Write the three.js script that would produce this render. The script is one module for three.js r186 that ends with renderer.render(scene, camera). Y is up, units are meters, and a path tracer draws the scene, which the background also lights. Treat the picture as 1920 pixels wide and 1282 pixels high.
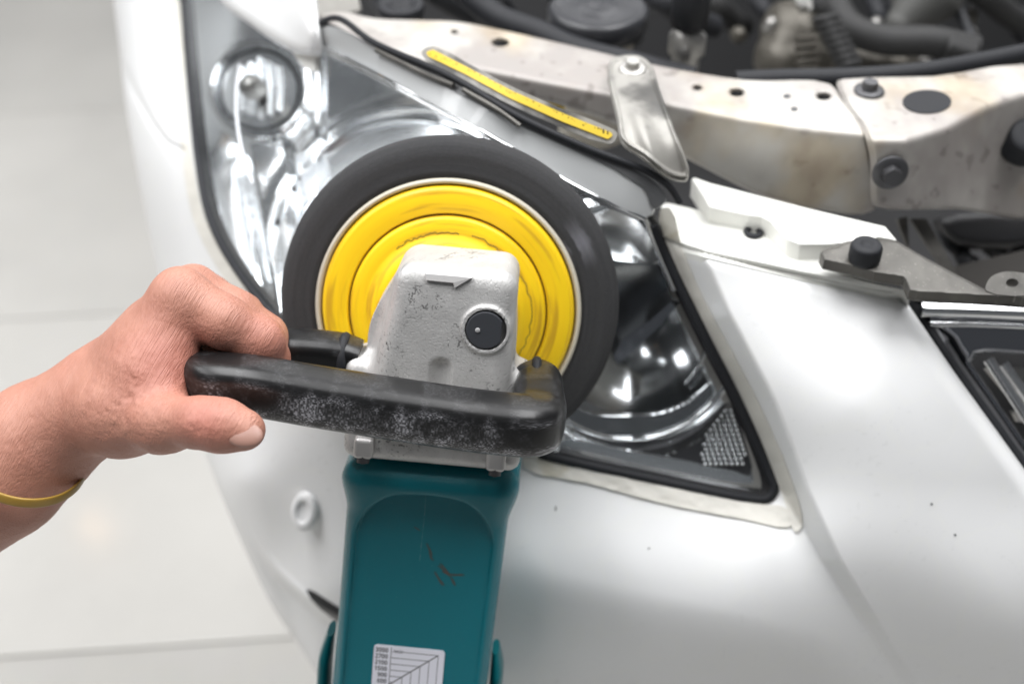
import * as THREE from 'three';
import { mergeGeometries, mergeVertices } from 'three/addons/utils/BufferGeometryUtils.js';
import { RoundedBoxGeometry } from 'three/addons/geometries/RoundedBoxGeometry.js';
import { RectAreaLightUniformsLib } from 'three/addons/lights/RectAreaLightUniformsLib.js';

// ---------------------------------------------------------------- camera, light, exposure
const scene = new THREE.Scene();
const V3 = THREE.Vector3;
const FOV = 30, PITCH = 40 * Math.PI / 180;
const CAM = new V3(0, 1.16, 0.55);
const camera = new THREE.PerspectiveCamera(FOV, 1920 / 1282, 0.02, 30);
camera.position.copy(CAM);
camera.rotation.x = -PITCH;
camera.focus = 0.575;
camera.userData.fStop = 5;
const renderer = new THREE.WebGLRenderer({ antialias: true });
renderer.toneMapping = THREE.LinearToneMapping;
renderer.toneMappingExposure = 0.83;
renderer.shadowMap.enabled = true;
RectAreaLightUniformsLib.init();
scene.background = new THREE.Color().setRGB(0.13, 0.135, 0.142);   // the pale workshop around

function ceilingLamp(x, y, z, w, h, turn, power, label, name = 'ceiling_lamp', tint = [0.99, 0.99, 1.0], group = 'lamp panels overhead') {
  const g = new THREE.Group(); g.name = numbered(name); g.position.set(x, y, z); g.rotation.y = turn; scene.add(g);
  g.userData = { label, category: 'lamp', group };
  const body = new THREE.Mesh(new RoundedBoxGeometry(w + 0.04, 0.05, h + 0.04, 2, 0.01), new THREE.MeshStandardMaterial({ color: 0xd8d8d8, roughness: 0.5 }));
  body.name = 'lamp_housing'; body.position.y = 0.03; g.add(body);
  const glow = new THREE.Mesh(new THREE.BoxGeometry(w, 0.006, h), new THREE.MeshStandardMaterial({ color: 0xffffff, emissive: new THREE.Color().setRGB(...tint), emissiveIntensity: 1.0 }));
  glow.name = 'lamp_panel'; g.add(glow);
  const l = new THREE.RectAreaLight(new THREE.Color().setRGB(...tint), power, w, h);
  l.position.set(0, -0.006, 0); l.rotation.x = -Math.PI / 2; g.add(l);
  for (const m of [body, glow]) { m.castShadow = m.receiveShadow = true; }
}
const taken = {};
function numbered(n) { if (!(n in taken)) { taken[n] = 0; return n; } taken[n]++; return n + '_' + String(taken[n]).padStart(3, '0'); }
ceilingLamp(-0.75, 2.6, -0.45, 0.9, 2.4, 0.0, 9.8, 'long white lamp panel hanging above the headlight side of the car');
ceilingLamp(0.7, 2.6, -0.45, 0.9, 2.4, 0.0, 9.8, 'long white lamp panel hanging above the engine bay of the car');
ceilingLamp(-2.3, 2.6, -0.3, 0.9, 2.4, 0.0, 7.5, 'long white lamp panel hanging above the tiled floor beside the car');

{ // small warm downlight whose glint shows on the polished floor
  const b = (641 - 990) / (641 / Math.tan(FOV * Math.PI / 360)), a = (180 - 960) / (641 / Math.tan(FOV * Math.PI / 360)), d = new V3(a, -Math.sin(PITCH) + Math.cos(PITCH) * b, -Math.cos(PITCH) - Math.sin(PITCH) * b), hit = CAM.clone().addScaledVector(d, -CAM.y / d.y), up = hit.clone().addScaledVector(new V3(d.x, -d.y, d.z), 2.55 / -d.y);
  ceilingLamp(up.x, 2.55, up.z, 0.09, 0.09, 0, 16, 'small warm square downlight above the tiled floor', 'downlight', [1, 0.6, 0.3], 'warm downlights overhead');
}

// ---------------------------------------------------------------- helpers
const S = Math.sin(PITCH), C = Math.cos(PITCH), F = 641 / Math.tan(FOV * Math.PI / 360);
const P = (u, v, d) => { const a = (u - 960) / F, b = (641 - v) / F; return new V3(CAM.x + a * d, CAM.y + (-S + C * b) * d, CAM.z + (-C - S * b) * d); };
const dY = (v, y) => (CAM.y - y) / (S - C * (641 - v) / F);     // distance along the line of sight to the level y
const dZ = (v, z) => (CAM.z - z) / (C + S * (641 - v) / F);     // ... to the upright plane z
const zAtY = (v, y) => CAM.z - (C + S * (641 - v) / F) * dY(v, y);
const clamp = (x, a = 0, b = 1) => Math.min(b, Math.max(a, x));
const sst = (a, b, x) => { const t = clamp((x - a) / (b - a)); return t * t * (3 - 2 * t); };
const mixn = (a, b, t) => a + (b - a) * t;
const smin = (a, b, k) => { const h = clamp(0.5 + 0.5 * (b - a) / k); return mixn(b, a, h) - k * h * (1 - h); };
const smax = (a, b, k) => -smin(-a, -b, k);
function rng(seed) { let s = seed >>> 0; return () => { s = (s + 0x6d2b79f5) >>> 0; let t = Math.imul(s ^ (s >>> 15), 1 | s); t = (t + Math.imul(t ^ (t >>> 7), 61 | t)) ^ t; return ((t ^ (t >>> 14)) >>> 0) / 4294967296; }; }
const hash3 = (x, y, z) => { let h = Math.imul(x, 374761393) ^ Math.imul(y, 668265263) ^ Math.imul(z, 2147483647 - 1442695); h = Math.imul(h ^ (h >>> 13), 1274126177); return ((h ^ (h >>> 16)) >>> 0) / 4294967296; };
function vnoise(x, y, z, per = 0) {
  const X = Math.floor(x), Y = Math.floor(y), Z = Math.floor(z), fx = x - X, fy = y - Y, fz = z - Z;
  const w = (t) => t * t * (3 - 2 * t), m = (k) => per ? ((k % per) + per) % per : k, u = w(fx), v = w(fy), q = w(fz);
  const n = (i, j, k) => hash3(m(X + i), m(Y + j), Z + k);
  return mixn(mixn(mixn(n(0, 0, 0), n(1, 0, 0), u), mixn(n(0, 1, 0), n(1, 1, 0), u), v), mixn(mixn(n(0, 0, 1), n(1, 0, 1), u), mixn(n(0, 1, 1), n(1, 1, 1), u), v), q);
}
const fbm = (x, y, z = 0, o = 4, per = 0) => { let a = 0, w = 0.5, f = 1, t = 0; for (let i = 0; i < o; i++) { a += w * vnoise(x * f, y * f, z + i * 7, per ? per * f : 0); t += w; w *= 0.5; f *= 2; } return a / t; };
function texture(n, size, fn, srgb = true) {           // a tile of size x size metres
  const data = new Uint8Array(n * n * 4);
  for (let j = 0; j < n; j++) for (let i = 0; i < n; i++) { const c = fn(i / n, j / n); const o = (j * n + i) * 4; for (let k = 0; k < 3; k++) data[o + k] = Math.round(255 * clamp(Array.isArray(c) ? c[k] : c)); data[o + 3] = 255; }
  const t = new THREE.DataTexture(data, n, n); t.magFilter = t.minFilter = THREE.LinearFilter; t.wrapS = t.wrapT = THREE.RepeatWrapping;
  t.repeat.set(1 / size, 1 / size); if (srgb) t.colorSpace = THREE.SRGBColorSpace; t.needsUpdate = true; return t;
}
// distance from a point to a broken line / signed distance to a closed outline (positive inside)
function segDist(x, y, a, b) { const dx = b[0] - a[0], dy = b[1] - a[1], t = clamp(((x - a[0]) * dx + (y - a[1]) * dy) / (dx * dx + dy * dy || 1)); return Math.hypot(x - a[0] - t * dx, y - a[1] - t * dy); }
const lineDist = (x, y, L) => { let m = 1e9; for (let i = 0; i + 1 < L.length; i++) m = Math.min(m, segDist(x, y, L[i], L[i + 1])); return m; };
function polyDist(x, y, L) { let m = 1e9, inside = false; for (let i = 0, j = L.length - 1; i < L.length; j = i++) { m = Math.min(m, segDist(x, y, L[j], L[i])); if ((L[i][1] > y) !== (L[j][1] > y) && x < (L[j][0] - L[i][0]) * (y - L[i][1]) / (L[j][1] - L[i][1]) + L[i][0]) inside = !inside; } return inside ? m : -m; }
const along = (L, x, k = 0) => { const o = 1 - k; if (x <= L[0][k]) return L[0][o]; for (let i = 0; i + 1 < L.length; i++) if (x <= L[i + 1][k]) return mixn(L[i][o], L[i + 1][o], (x - L[i][k]) / (L[i + 1][k] - L[i][k])); return L[L.length - 1][o]; };
function smooth(L, n = 6, closed = false) { const c = new THREE.CatmullRomCurve3(L.map((p) => new V3(p[0], p[1], 0)), closed, 'centripetal'); return c.getPoints(L.length * n).slice(0, closed ? -1 : undefined).map((p) => [p.x, p.y]); }
const roll = (e, w, h) => e < w ? h * (1 - Math.sqrt(Math.max(0, 1 - (1 - Math.max(e, 0) / w) ** 2))) : 0;   // a rounded-over edge
function thinPlate(pts) {                              // smooth surface through given points
  const n = pts.length, A = [], k = (r2) => r2 > 1e-9 ? r2 * Math.log(r2) : 0, q = pts.map((p) => [p[0] / 500, p[1] / 500]);
  for (let i = 0; i < n + 3; i++) { A.push(new Float64Array(n + 4)); }
  for (let i = 0; i < n; i++) { for (let j = 0; j < n; j++) A[i][j] = k((q[i][0] - q[j][0]) ** 2 + (q[i][1] - q[j][1]) ** 2) + (i === j ? 1e-4 : 0); A[i][n] = A[n][i] = 1; A[i][n + 1] = A[n + 1][i] = q[i][0]; A[i][n + 2] = A[n + 2][i] = q[i][1]; A[i][n + 3] = pts[i][2]; }
  const m = n + 3;
  for (let c = 0; c < m; c++) { let p = c; for (let r = c + 1; r < m; r++) if (Math.abs(A[r][c]) > Math.abs(A[p][c])) p = r; [A[c], A[p]] = [A[p], A[c]]; for (let r = 0; r < m; r++) if (r !== c) { const f = A[r][c] / A[c][c]; if (f) for (let t = c; t <= m; t++) A[r][t] -= f * A[c][t]; } }
  const w = A.map((r, i) => r[m] / r[i]);
  return (u, v) => { const x = u / 500, y = v / 500; let s = w[n] + w[n + 1] * x + w[n + 2] * y; for (let i = 0; i < n; i++) s += w[i] * k((x - q[i][0]) ** 2 + (y - q[i][1]) ** 2); return s; };
}
// a panel: outline (with holes) cut from a curved surface, with its real thickness and rim
function sheet({ outline, holes = [], step = 6, depth, thick = 0.002, uv, place = P, color }) {
  let x0 = 1e9, x1 = -1e9, y0 = 1e9, y1 = -1e9; for (const [x, y] of outline) { x0 = Math.min(x0, x); x1 = Math.max(x1, x); y0 = Math.min(y0, y); y1 = Math.max(y1, y); }
  x0 -= step; y0 -= step; const nx = Math.ceil((x1 - x0) / step) + 2, ny = Math.ceil((y1 - y0) / step) + 2;
  const sd = (x, y) => { let s = polyDist(x, y, outline); for (const h of holes) s = Math.min(s, -polyDist(x, y, h)); return s; };
  const G = new Float64Array(nx * ny); for (let j = 0; j < ny; j++) for (let i = 0; i < nx; i++) G[j * nx + i] = sd(x0 + i * step, y0 + j * step) || 1e-6;
  const pos = [], uvs = [], cols = [], idx = [], rim = [], ids = new Map(), px = [];
  const add = (x, y, key) => { if (ids.has(key)) return ids.get(key); const e = Math.max(0, sd(x, y)), p = place(x, y, depth(x, y, e)); pos.push(p.x, p.y, p.z); px.push([x, y]); if (uv) uvs.push(...uv(x, y, p)); else uvs.push(p.x, (p.y - p.z) * 0.75); if (color) cols.push(...color(x, y, p, e)); ids.set(key, px.length - 1); return px.length - 1; };
  const corner = (i, j) => add(x0 + i * step, y0 + j * step, j * nx + i);
  const cut = (i, j, i2, j2) => { const a = G[j * nx + i], b = G[j2 * nx + i2], t = clamp(a / (a - b), 0.02, 0.98); return add(x0 + (i + (i2 - i) * t) * step, y0 + (j + (j2 - j) * t) * step, 'e' + Math.min(j * nx + i, j2 * nx + i2) + '_' + Math.max(j * nx + i, j2 * nx + i2)); };
  for (let j = 0; j + 1 < ny; j++) for (let i = 0; i + 1 < nx; i++) {
    const c = [[i, j], [i, j + 1], [i + 1, j + 1], [i + 1, j]], inn = c.map(([a, b]) => G[b * nx + a] > 0);
    if (!inn.some(Boolean)) continue;
    const loop = [], cuts = [];
    for (let k = 0; k < 4; k++) { const n = (k + 1) % 4; if (inn[k]) loop.push(corner(...c[k])); if (inn[k] !== inn[n]) { const q = cut(...c[k], ...c[n]); loop.push(q); cuts.push([q, inn[k]]); } }
    for (let k = 1; k + 1 < loop.length; k++) idx.push(loop[0], loop[k], loop[k + 1]);
    if (cuts.length === 2) { const o = cuts.find((q) => q[1])[0], n = cuts.find((q) => !q[1])[0]; rim.push([o, n]); }
  }
  const front = new THREE.BufferGeometry(); front.setAttribute('position', new THREE.Float32BufferAttribute(pos, 3)); front.setAttribute('uv', new THREE.Float32BufferAttribute(uvs, 2)); front.setIndex(idx); front.computeVertexNormals();
  if (color) front.setAttribute('color', new THREE.Float32BufferAttribute(cols, 3));
  if (!thick) return front;
  const N = front.attributes.normal, bp = [], mean = new V3(); for (let k = 0; k < px.length; k++) mean.add(new V3(N.getX(k), N.getY(k), N.getZ(k))); mean.normalize(); for (let k = 0; k < px.length; k++) { const w = new V3(pos[3 * k], pos[3 * k + 1], pos[3 * k + 2]).addScaledVector(mean, -thick); bp.push(w.x, w.y, w.z); }
  const back = new THREE.BufferGeometry(); back.setAttribute('position', new THREE.Float32BufferAttribute(bp, 3)); back.setAttribute('uv', front.attributes.uv.clone()); const bi = []; for (let k = 0; k < idx.length; k += 3) bi.push(idx[k], idx[k + 2], idx[k + 1]); back.setIndex(bi); back.computeVertexNormals(); if (color) back.setAttribute('color', front.attributes.color.clone());
  const wp = [], wu = [], wi = [], wc = []; for (const [a, b] of rim) { const o = wp.length / 3; for (const [src, k] of [[pos, a], [pos, b], [bp, b], [bp, a]]) { wp.push(src[3 * k], src[3 * k + 1], src[3 * k + 2]); wu.push(uvs[2 * k], uvs[2 * k + 1]); if (color) wc.push(cols[3 * k], cols[3 * k + 1], cols[3 * k + 2]); } wi.push(o, o + 1, o + 2, o, o + 2, o + 3); }
  const wall = new THREE.BufferGeometry(); wall.setAttribute('position', new THREE.Float32BufferAttribute(wp, 3)); wall.setAttribute('uv', new THREE.Float32BufferAttribute(wu, 2)); wall.setIndex(wi); wall.computeVertexNormals(); if (color) wall.setAttribute('color', new THREE.Float32BufferAttribute(wc, 3));
  return mergeGeometries([front, back, wall]);
}
// smooth solid from a distance field (surface nets)
function solid(f, lo, hi, cell, color, uvOf) {
  const n = [0, 1, 2].map((k) => Math.ceil((hi[k] - lo[k]) / cell) + 1), at = (i, j, k) => (k * n[1] + j) * n[0] + i;
  const D = new Float32Array(n[0] * n[1] * n[2]), B = 6;
  for (let K = 0; K < n[2]; K += B) for (let J = 0; J < n[1]; J += B) for (let I = 0; I < n[0]; I += B) {
    const far = f(lo[0] + (I + B / 2) * cell, lo[1] + (J + B / 2) * cell, lo[2] + (K + B / 2) * cell), skip = Math.abs(far) > B * cell * 1.25;
    for (let k = K; k < Math.min(n[2], K + B); k++) for (let j = J; j < Math.min(n[1], J + B); j++) for (let i = I; i < Math.min(n[0], I + B); i++) D[at(i, j, k)] = skip ? far : f(lo[0] + i * cell, lo[1] + j * cell, lo[2] + k * cell);
  }
  const id = new Int32Array(D.length).fill(-1), pos = [], nor = [], idx = [], col = [], uvs = [], h = cell * 0.35;
  const E = [[0, 1], [2, 3], [4, 5], [6, 7], [0, 2], [1, 3], [4, 6], [5, 7], [0, 4], [1, 5], [2, 6], [3, 7]];
  for (let k = 0; k + 1 < n[2]; k++) for (let j = 0; j + 1 < n[1]; j++) for (let i = 0; i + 1 < n[0]; i++) {
    const c = []; let s = 0; for (let q = 0; q < 8; q++) { const v = D[at(i + (q & 1), j + ((q >> 1) & 1), k + (q >> 2))]; c.push(v); if (v < 0) s++; }
    if (s === 0 || s === 8) continue;
    let x = 0, y = 0, z = 0, m = 0; for (const [a, b] of E) if ((c[a] < 0) !== (c[b] < 0)) { const t = c[a] / (c[a] - c[b]); x += (a & 1) + ((b & 1) - (a & 1)) * t; y += ((a >> 1) & 1) + (((b >> 1) & 1) - ((a >> 1) & 1)) * t; z += (a >> 2) + ((b >> 2) - (a >> 2)) * t; m++; }
    let X = lo[0] + (i + x / m) * cell, Y = lo[1] + (j + y / m) * cell, Z = lo[2] + (k + z / m) * cell;
    for (let it = 0; it < 2; it++) { const e = f(X, Y, Z), gx = (f(X + h, Y, Z) - f(X - h, Y, Z)) / (2 * h), gy = (f(X, Y + h, Z) - f(X, Y - h, Z)) / (2 * h), gz = (f(X, Y, Z + h) - f(X, Y, Z - h)) / (2 * h), g2 = Math.max(0.2, gx * gx + gy * gy + gz * gz), st = clamp(e / g2, -cell * 0.5, cell * 0.5); X -= gx * st; Y -= gy * st; Z -= gz * st; if (it) { const g = Math.sqrt(g2); nor.push(gx / g, gy / g, gz / g); } }
    id[at(i, j, k)] = pos.length / 3; pos.push(X, Y, Z); if (color) col.push(...color(X, Y, Z)); uvs.push(...(uvOf ? uvOf(X, Y, Z) : [X + Z * 0.5, Y + Z * 0.5]));
  }
  const quad = (a, b, c, d, flip) => { if (a < 0 || b < 0 || c < 0 || d < 0) return; if (flip) idx.push(a, c, b, a, d, c); else idx.push(a, b, c, a, c, d); };
  for (let k = 1; k + 1 < n[2]; k++) for (let j = 1; j + 1 < n[1]; j++) for (let i = 1; i + 1 < n[0]; i++) {
    const o = D[at(i, j, k)] < 0;
    if (o !== D[at(i + 1, j, k)] < 0) quad(id[at(i, j - 1, k - 1)], id[at(i, j, k - 1)], id[at(i, j, k)], id[at(i, j - 1, k)], !o);
    if (o !== D[at(i, j + 1, k)] < 0) quad(id[at(i - 1, j, k - 1)], id[at(i, j, k - 1)], id[at(i, j, k)], id[at(i - 1, j, k)], o);
    if (o !== D[at(i, j, k + 1)] < 0) quad(id[at(i - 1, j - 1, k)], id[at(i, j - 1, k)], id[at(i, j, k)], id[at(i - 1, j, k)], !o);
  }
  const g = new THREE.BufferGeometry(); g.setAttribute('position', new THREE.Float32BufferAttribute(pos, 3)); g.setAttribute('normal', new THREE.Float32BufferAttribute(nor, 3)); g.setAttribute('uv', new THREE.Float32BufferAttribute(uvs, 2)); if (color) g.setAttribute('color', new THREE.Float32BufferAttribute(col, 3)); g.setIndex(idx); return g;
}
// a bar of changing section along a curve: pts [V3...], half width/height per point
function sweep(pts, rx, ry, { n = 80, m = 24, power = 2.6, caps = true, up = new V3(0, 0, 1), closed = false } = {}) {
  const curve = new THREE.CatmullRomCurve3(pts, closed, 'centripetal'), pos = [], uv = [], idx = []; const r = (a, t) => Array.isArray(a) ? along(a.map((q, i) => [i / (a.length - 1), q]), t) : a; let len = 0, last = null;
  let side0 = null;
  for (let i = 0; i <= n; i++) {
    const t = i / n, p = curve.getPoint(t), T = curve.getTangent(t); if (last) len += p.distanceTo(last); last = p;
    let side = new V3().crossVectors(T, up); if (side.lengthSq() < 1e-4) side = side0.clone(); side.normalize(); if (side0 && side.dot(side0) < 0) side.negate(); side0 = side; const nor = new V3().crossVectors(side, T).normalize();
    for (let j = 0; j <= m; j++) { const a = j / m * Math.PI * 2, ca = Math.cos(a), sa = Math.sin(a), x = Math.sign(ca) * Math.abs(ca) ** (2 / power) * r(rx, t), y = Math.sign(sa) * Math.abs(sa) ** (2 / power) * r(ry, t); const q = p.clone().addScaledVector(side, x).addScaledVector(nor, y); pos.push(q.x, q.y, q.z); uv.push(len, j / m * 0.08); }
  }
  for (let i = 0; i < n; i++) for (let j = 0; j < m; j++) { const a = i * (m + 1) + j, b = a + m + 1; idx.push(a, a + 1, b, b, a + 1, b + 1); }
  if (caps && !closed) for (const [row, f] of [[0, 0], [n, 1]]) { const o = pos.length / 3; const p = curve.getPoint(row / n); pos.push(p.x, p.y, p.z); uv.push(f * len, 0); for (let j = 0; j <= m; j++) { const k = (row * (m + 1) + j) * 3; pos.push(pos[k], pos[k + 1], pos[k + 2]); uv.push(f * len, j / m * 0.05); } for (let j = 0; j < m; j++) f ? idx.push(o, o + 1 + j, o + 2 + j) : idx.push(o, o + 2 + j, o + 1 + j); }
  let g = new THREE.BufferGeometry(); g.setAttribute('position', new THREE.Float32BufferAttribute(pos, 3)); g.setAttribute('uv', new THREE.Float32BufferAttribute(uv, 2)); g.setIndex(idx); g.computeVertexNormals();
  const N = g.attributes.normal; for (let i = 0; i <= n; i++) { const a = i * (m + 1), b = a + m; const x = N.getX(a) + N.getX(b), y = N.getY(a) + N.getY(b), z = N.getZ(a) + N.getZ(b), l = Math.hypot(x, y, z) || 1; N.setXYZ(a, x / l, y / l, z / l); N.setXYZ(b, x / l, y / l, z / l); }
  const v = curve.getTangent(0.5); const test = new V3().fromBufferAttribute(N, Math.floor(n / 2) * (m + 1)), q = new V3().fromBufferAttribute(g.attributes.position, Math.floor(n / 2) * (m + 1)).sub(curve.getPoint(Math.floor(n / 2) / n));
  if (test.dot(q) < 0) { const I = g.index.array; for (let k = 0; k < I.length; k += 3) { const s = I[k + 1]; I[k + 1] = I[k + 2]; I[k + 2] = s; } for (let k = 0; k < N.count; k++) N.setXYZ(k, -N.getX(k), -N.getY(k), -N.getZ(k)); }
  return g;
}
const tubePx = (pts, r, opt = {}) => sweep(pts.map(([u, v, d]) => P(u, v, d)), r, r, { power: 2, up: new V3(0.3, 0.9, 0.3), ...opt });
function lathe(profile, seg = 64) { return new THREE.LatheGeometry(profile.map(([r, y]) => new THREE.Vector2(r, y)), seg); }   // about y
function upright(g, u, v, d, tilt = 0, side = 0) { const p = P(u, v, d); g.rotateX(tilt); g.rotateZ(side); g.translate(p.x, p.y, p.z); return g; }
function mesh(name, geo, mat, parent, off) { const m = new THREE.Mesh(geo, mat); m.name = name; m.castShadow = m.receiveShadow = true; if (off) m.position.copy(off).negate(); parent.add(m); return m; }
const std = (o) => new THREE.MeshStandardMaterial(o), phy = (o) => new THREE.MeshPhysicalMaterial(o);
const rgb = (r, g, b) => new THREE.Color().setRGB(r, g, b);

// ---------------------------------------------------------------- floor
const grime = (a, b, sx, sy = sx, z = 0) => (x, y) => { const n = fbm(x * sx, y * sy, z, 4, sx); return mixn(a, b, n); };
{
  const floor = new THREE.Group(); floor.name = 'floor'; scene.add(floor); floor.userData = { kind: 'structure', label: 'pale grey polished tile floor beside the car', category: 'floor' };
  const turn = 0.085, tone = [0, 1, 2].map((k) => std({ roughness: 0.16, map: texture(256, 0.9, (x, y) => { const n = 0.735 + 0.05 * k * 0.4 + 0.05 * (fbm(x * 6, y * 6, k * 9, 5, 6) - 0.5); return [n * 1.0, n * 0.99, n * 0.965]; }), roughnessMap: texture(128, 0.5, (x, y) => 0.75 + 0.5 * (fbm(x * 8, y * 8, 3, 3, 8) - 0.5), false) }));
  const tile = new RoundedBoxGeometry(1.1975, 0.012, 0.5975, 2, 0.0016); const uv = tile.attributes.uv, tp = tile.attributes.position; for (let i = 0; i < uv.count; i++) uv.setXY(i, tp.getX(i), tp.getZ(i));
  const base = mesh('floor_grout', new THREE.BoxGeometry(9, 0.02, 8), std({ color: rgb(0.3, 0.295, 0.28), roughness: 0.9 }), floor); base.position.set(0, -0.018, -1);
  const o = new V3(-0.99, 0, -0.862); let n = 0;
  for (let i = -3; i <= 2; i++) for (let j = -5; j <= 4; j++) { const m = mesh('tile', tile, tone[(n++ * 7) % 3], floor); const x = (i + 0.5) * 1.2, z = (j + 0.5) * 0.6; m.position.set(o.x + x * Math.cos(turn) + z * Math.sin(turn), -0.006, o.z - x * Math.sin(turn) + z * Math.cos(turn)); m.rotation.y = turn; }
}

// ---------------------------------------------------------------- car
const car = new THREE.Group(); car.name = 'car'; car.position.set(0.1, 0, -0.2); scene.add(car);
car.userData = { label: 'white car front corner with clear headlight and exposed engine bay', category: 'car' };
const part = (name, geo, mat, parent = car) => mesh(name, geo, mat, parent, parent === car ? car.position : null);
const M = {};
M.paint = phy({ color: rgb(0.82, 0.825, 0.83), roughness: 0.42, clearcoat: 0.4, clearcoatRoughness: 0.2, map: texture(512, 0.3, (x, y) => { const sp = sst(0.86, 0.95, vnoise(x * 150, y * 150, 2, 150)) * sst(0.45, 0.7, fbm(x * 9, y * 9, 1, 4, 9)), n = 0.985 - 0.02 * fbm(x * 7, y * 7, 5, 4, 7) - 0.025 * sp; return [n, n, n * 0.995]; }) });
M.whitePlastic = std({ color: rgb(0.78, 0.78, 0.74), roughness: 0.42 });
M.black = std({ color: rgb(0.012, 0.012, 0.013), roughness: 0.45 });
M.rubber = phy({ color: rgb(0.018, 0.019, 0.022), roughness: 0.6, specularIntensity: 0.55 });
M.dark = phy({ color: rgb(0.022, 0.023, 0.026), roughness: 0.55, specularIntensity: 0.55 });
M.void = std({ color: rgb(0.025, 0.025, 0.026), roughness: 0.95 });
M.chrome = std({ color: rgb(0.86, 0.87, 0.88), metalness: 1, roughness: 0.07 });
M.darkenedChrome = std({ color: rgb(0.34, 0.35, 0.38), metalness: 1, roughness: 0.1 });  // chrome with the dark reflections of the grille put into its colour
M.mirror = std({ color: rgb(0.93, 0.945, 0.96), metalness: 1, roughness: 0.24 });
M.steel = std({ color: rgb(0.42, 0.41, 0.39), metalness: 0.85, roughness: 0.42 });
M.bolt = std({ color: rgb(0.1, 0.1, 0.105), metalness: 0.7, roughness: 0.45 });
M.zinc = std({ roughness: 0.5, metalness: 0.55, map: texture(256, 0.12, (x, y) => { const n = 0.36 + 0.22 * (fbm(x * 9, y * 9, 2, 5, 9) - 0.5) + (hash3(Math.floor(x * 256), Math.floor(y * 256), 5) > 0.985 ? 0.16 : 0); return [n, n * 0.98, n * 0.94]; }) });
M.beige = std({ roughness: 0.42, metalness: 0.15, map: texture(400, 0.34, (x, y) => { const a = fbm(x * 4, y * 4, 1, 6, 4), dirt = sst(0.36, 0.66, a * 0.75 + fbm(x * 24, y * 24, 4, 3, 24) * 0.28), rust = sst(0.52, 0.72, fbm(x * 6, y * 6, 21, 5, 6)), speck = sst(0.7, 0.8, fbm(x * 60, y * 60, 8, 2, 60)) * dirt; const n = 0.73; return [mixn(n, 0.56, dirt * 0.8) - speck * 0.1, mixn(n * 0.985, 0.535, dirt * 0.8) - rust * 0.03 - speck * 0.1, mixn(n * 0.955, 0.52, dirt * 0.8) - rust * 0.08 - speck * 0.1]; }) });
M.bracket = std({ roughness: 0.45, metalness: 0.25, map: texture(256, 0.16, (x, y) => { const n = 0.62 - 0.3 * sst(0.5, 0.75, fbm(x * 6, y * 6, 12, 5, 6)) + 0.05 * (fbm(x * 30, y * 30, 2, 2, 30) - 0.5); return [n, n * 0.985, n * 0.95]; }) });
M.lens = phy({ color: rgb(0.97, 0.985, 0.99), roughness: 0.06, transmission: 1, thickness: 0, ior: 1.5 });
M.tape = phy({ roughness: 0.5, color: rgb(0.97, 0.965, 0.945), transmission: 0.35, thickness: 0, map: texture(256, 0.1, (x, y) => { const n = 0.955 + 0.06 * (fbm(x * 10, y * 10, 3, 4, 10) - 0.5); const d = sst(0.66, 0.8, fbm(x * 5, y * 5, 31, 4, 5)); return [n - d * 0.06, n * 0.993 - d * 0.07, n * 0.972 - d * 0.1]; }) });
M.yellow = std({ color: rgb(0.82, 0.58, 0.03), roughness: 0.5 });

// the skin of the front corner: headlight glass and bumper share one flowing shape
const skin = thinPlate([[600, 60, 0.775], [760, 150, 0.71], [960, 270, 0.674], [1205, 400, 0.676], [845, 556, 0.694], [845, 260, 0.68], [845, 855, 0.722], [527, 556, 0.722], [1163, 556, 0.692],
  [350, 300, 0.84], [338, 0, 0.95], [440, 510, 0.77], [450, 200, 0.82], [590, 105, 0.79], [1010, 850, 0.722], [1440, 935, 0.708], [1200, 885, 0.716], [1310, 620, 0.694], [1240, 430, 0.684],
  [1200, 1000, 0.706], [1000, 980, 0.715], [1200, 1075, 0.699], [1450, 1120, 0.693], [1000, 1050, 0.708], [1450, 1020, 0.694], [1200, 1290, 0.724], [1450, 1290, 0.722], [1000, 1290, 0.735], [1200, 1400, 0.765], [1500, 1400, 0.76], [800, 1000, 0.735], [800, 1250, 0.765],
  [560, 900, 0.765], [450, 900, 0.80], [400, 860, 0.835], [620, 1100, 0.775], [500, 1050, 0.83], [620, 1282, 0.81], [700, 1400, 0.82], [300, 480, 0.87], [260, 300, 0.9], [230, 100, 0.98], [320, 650, 0.865],
  [1500, 460, 0.705], [1690, 570, 0.70], [1600, 760, 0.69], [1780, 800, 0.69], [1600, 1000, 0.69], [1900, 950, 0.69], [1750, 1200, 0.705], [2000, 1200, 0.705], [1750, 1400, 0.75], [2100, 1400, 0.75]]);
const outer = smooth([[206, -80], [212, 0], [224, 97], [234, 195], [250, 292], [269, 390], [292, 500], [322, 620], [355, 750], [392, 870], [417, 937], [469, 1054], [514, 1143], [555, 1202], [600, 1275], [660, 1400]]);
const valley = [[1222, 380], [1245, 440], [1310, 590], [1390, 745], [1465, 915], [1540, 1050], [1618, 1165], [1720, 1330], [1760, 1420]];
const grilleEdge = [[1690, 552], [1725, 605], [1790, 700], [1920, 880], [2080, 1100]];
const noseTop = [[1236, 442], [1289, 466], [1500, 518], [1690, 560]];
const lensEdge = smooth([[330, -80], [336, 0], [345, 100], [354, 200], [364, 300], [380, 390], [402, 446], [440, 510], [490, 575], [560, 650], [700, 740], [850, 805], [1010, 850], [1200, 893], [1380, 930], [1440, 938], [1462, 925], [1452, 890], [1395, 770], [1320, 625], [1262, 500], [1234, 425]], 5);
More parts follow.
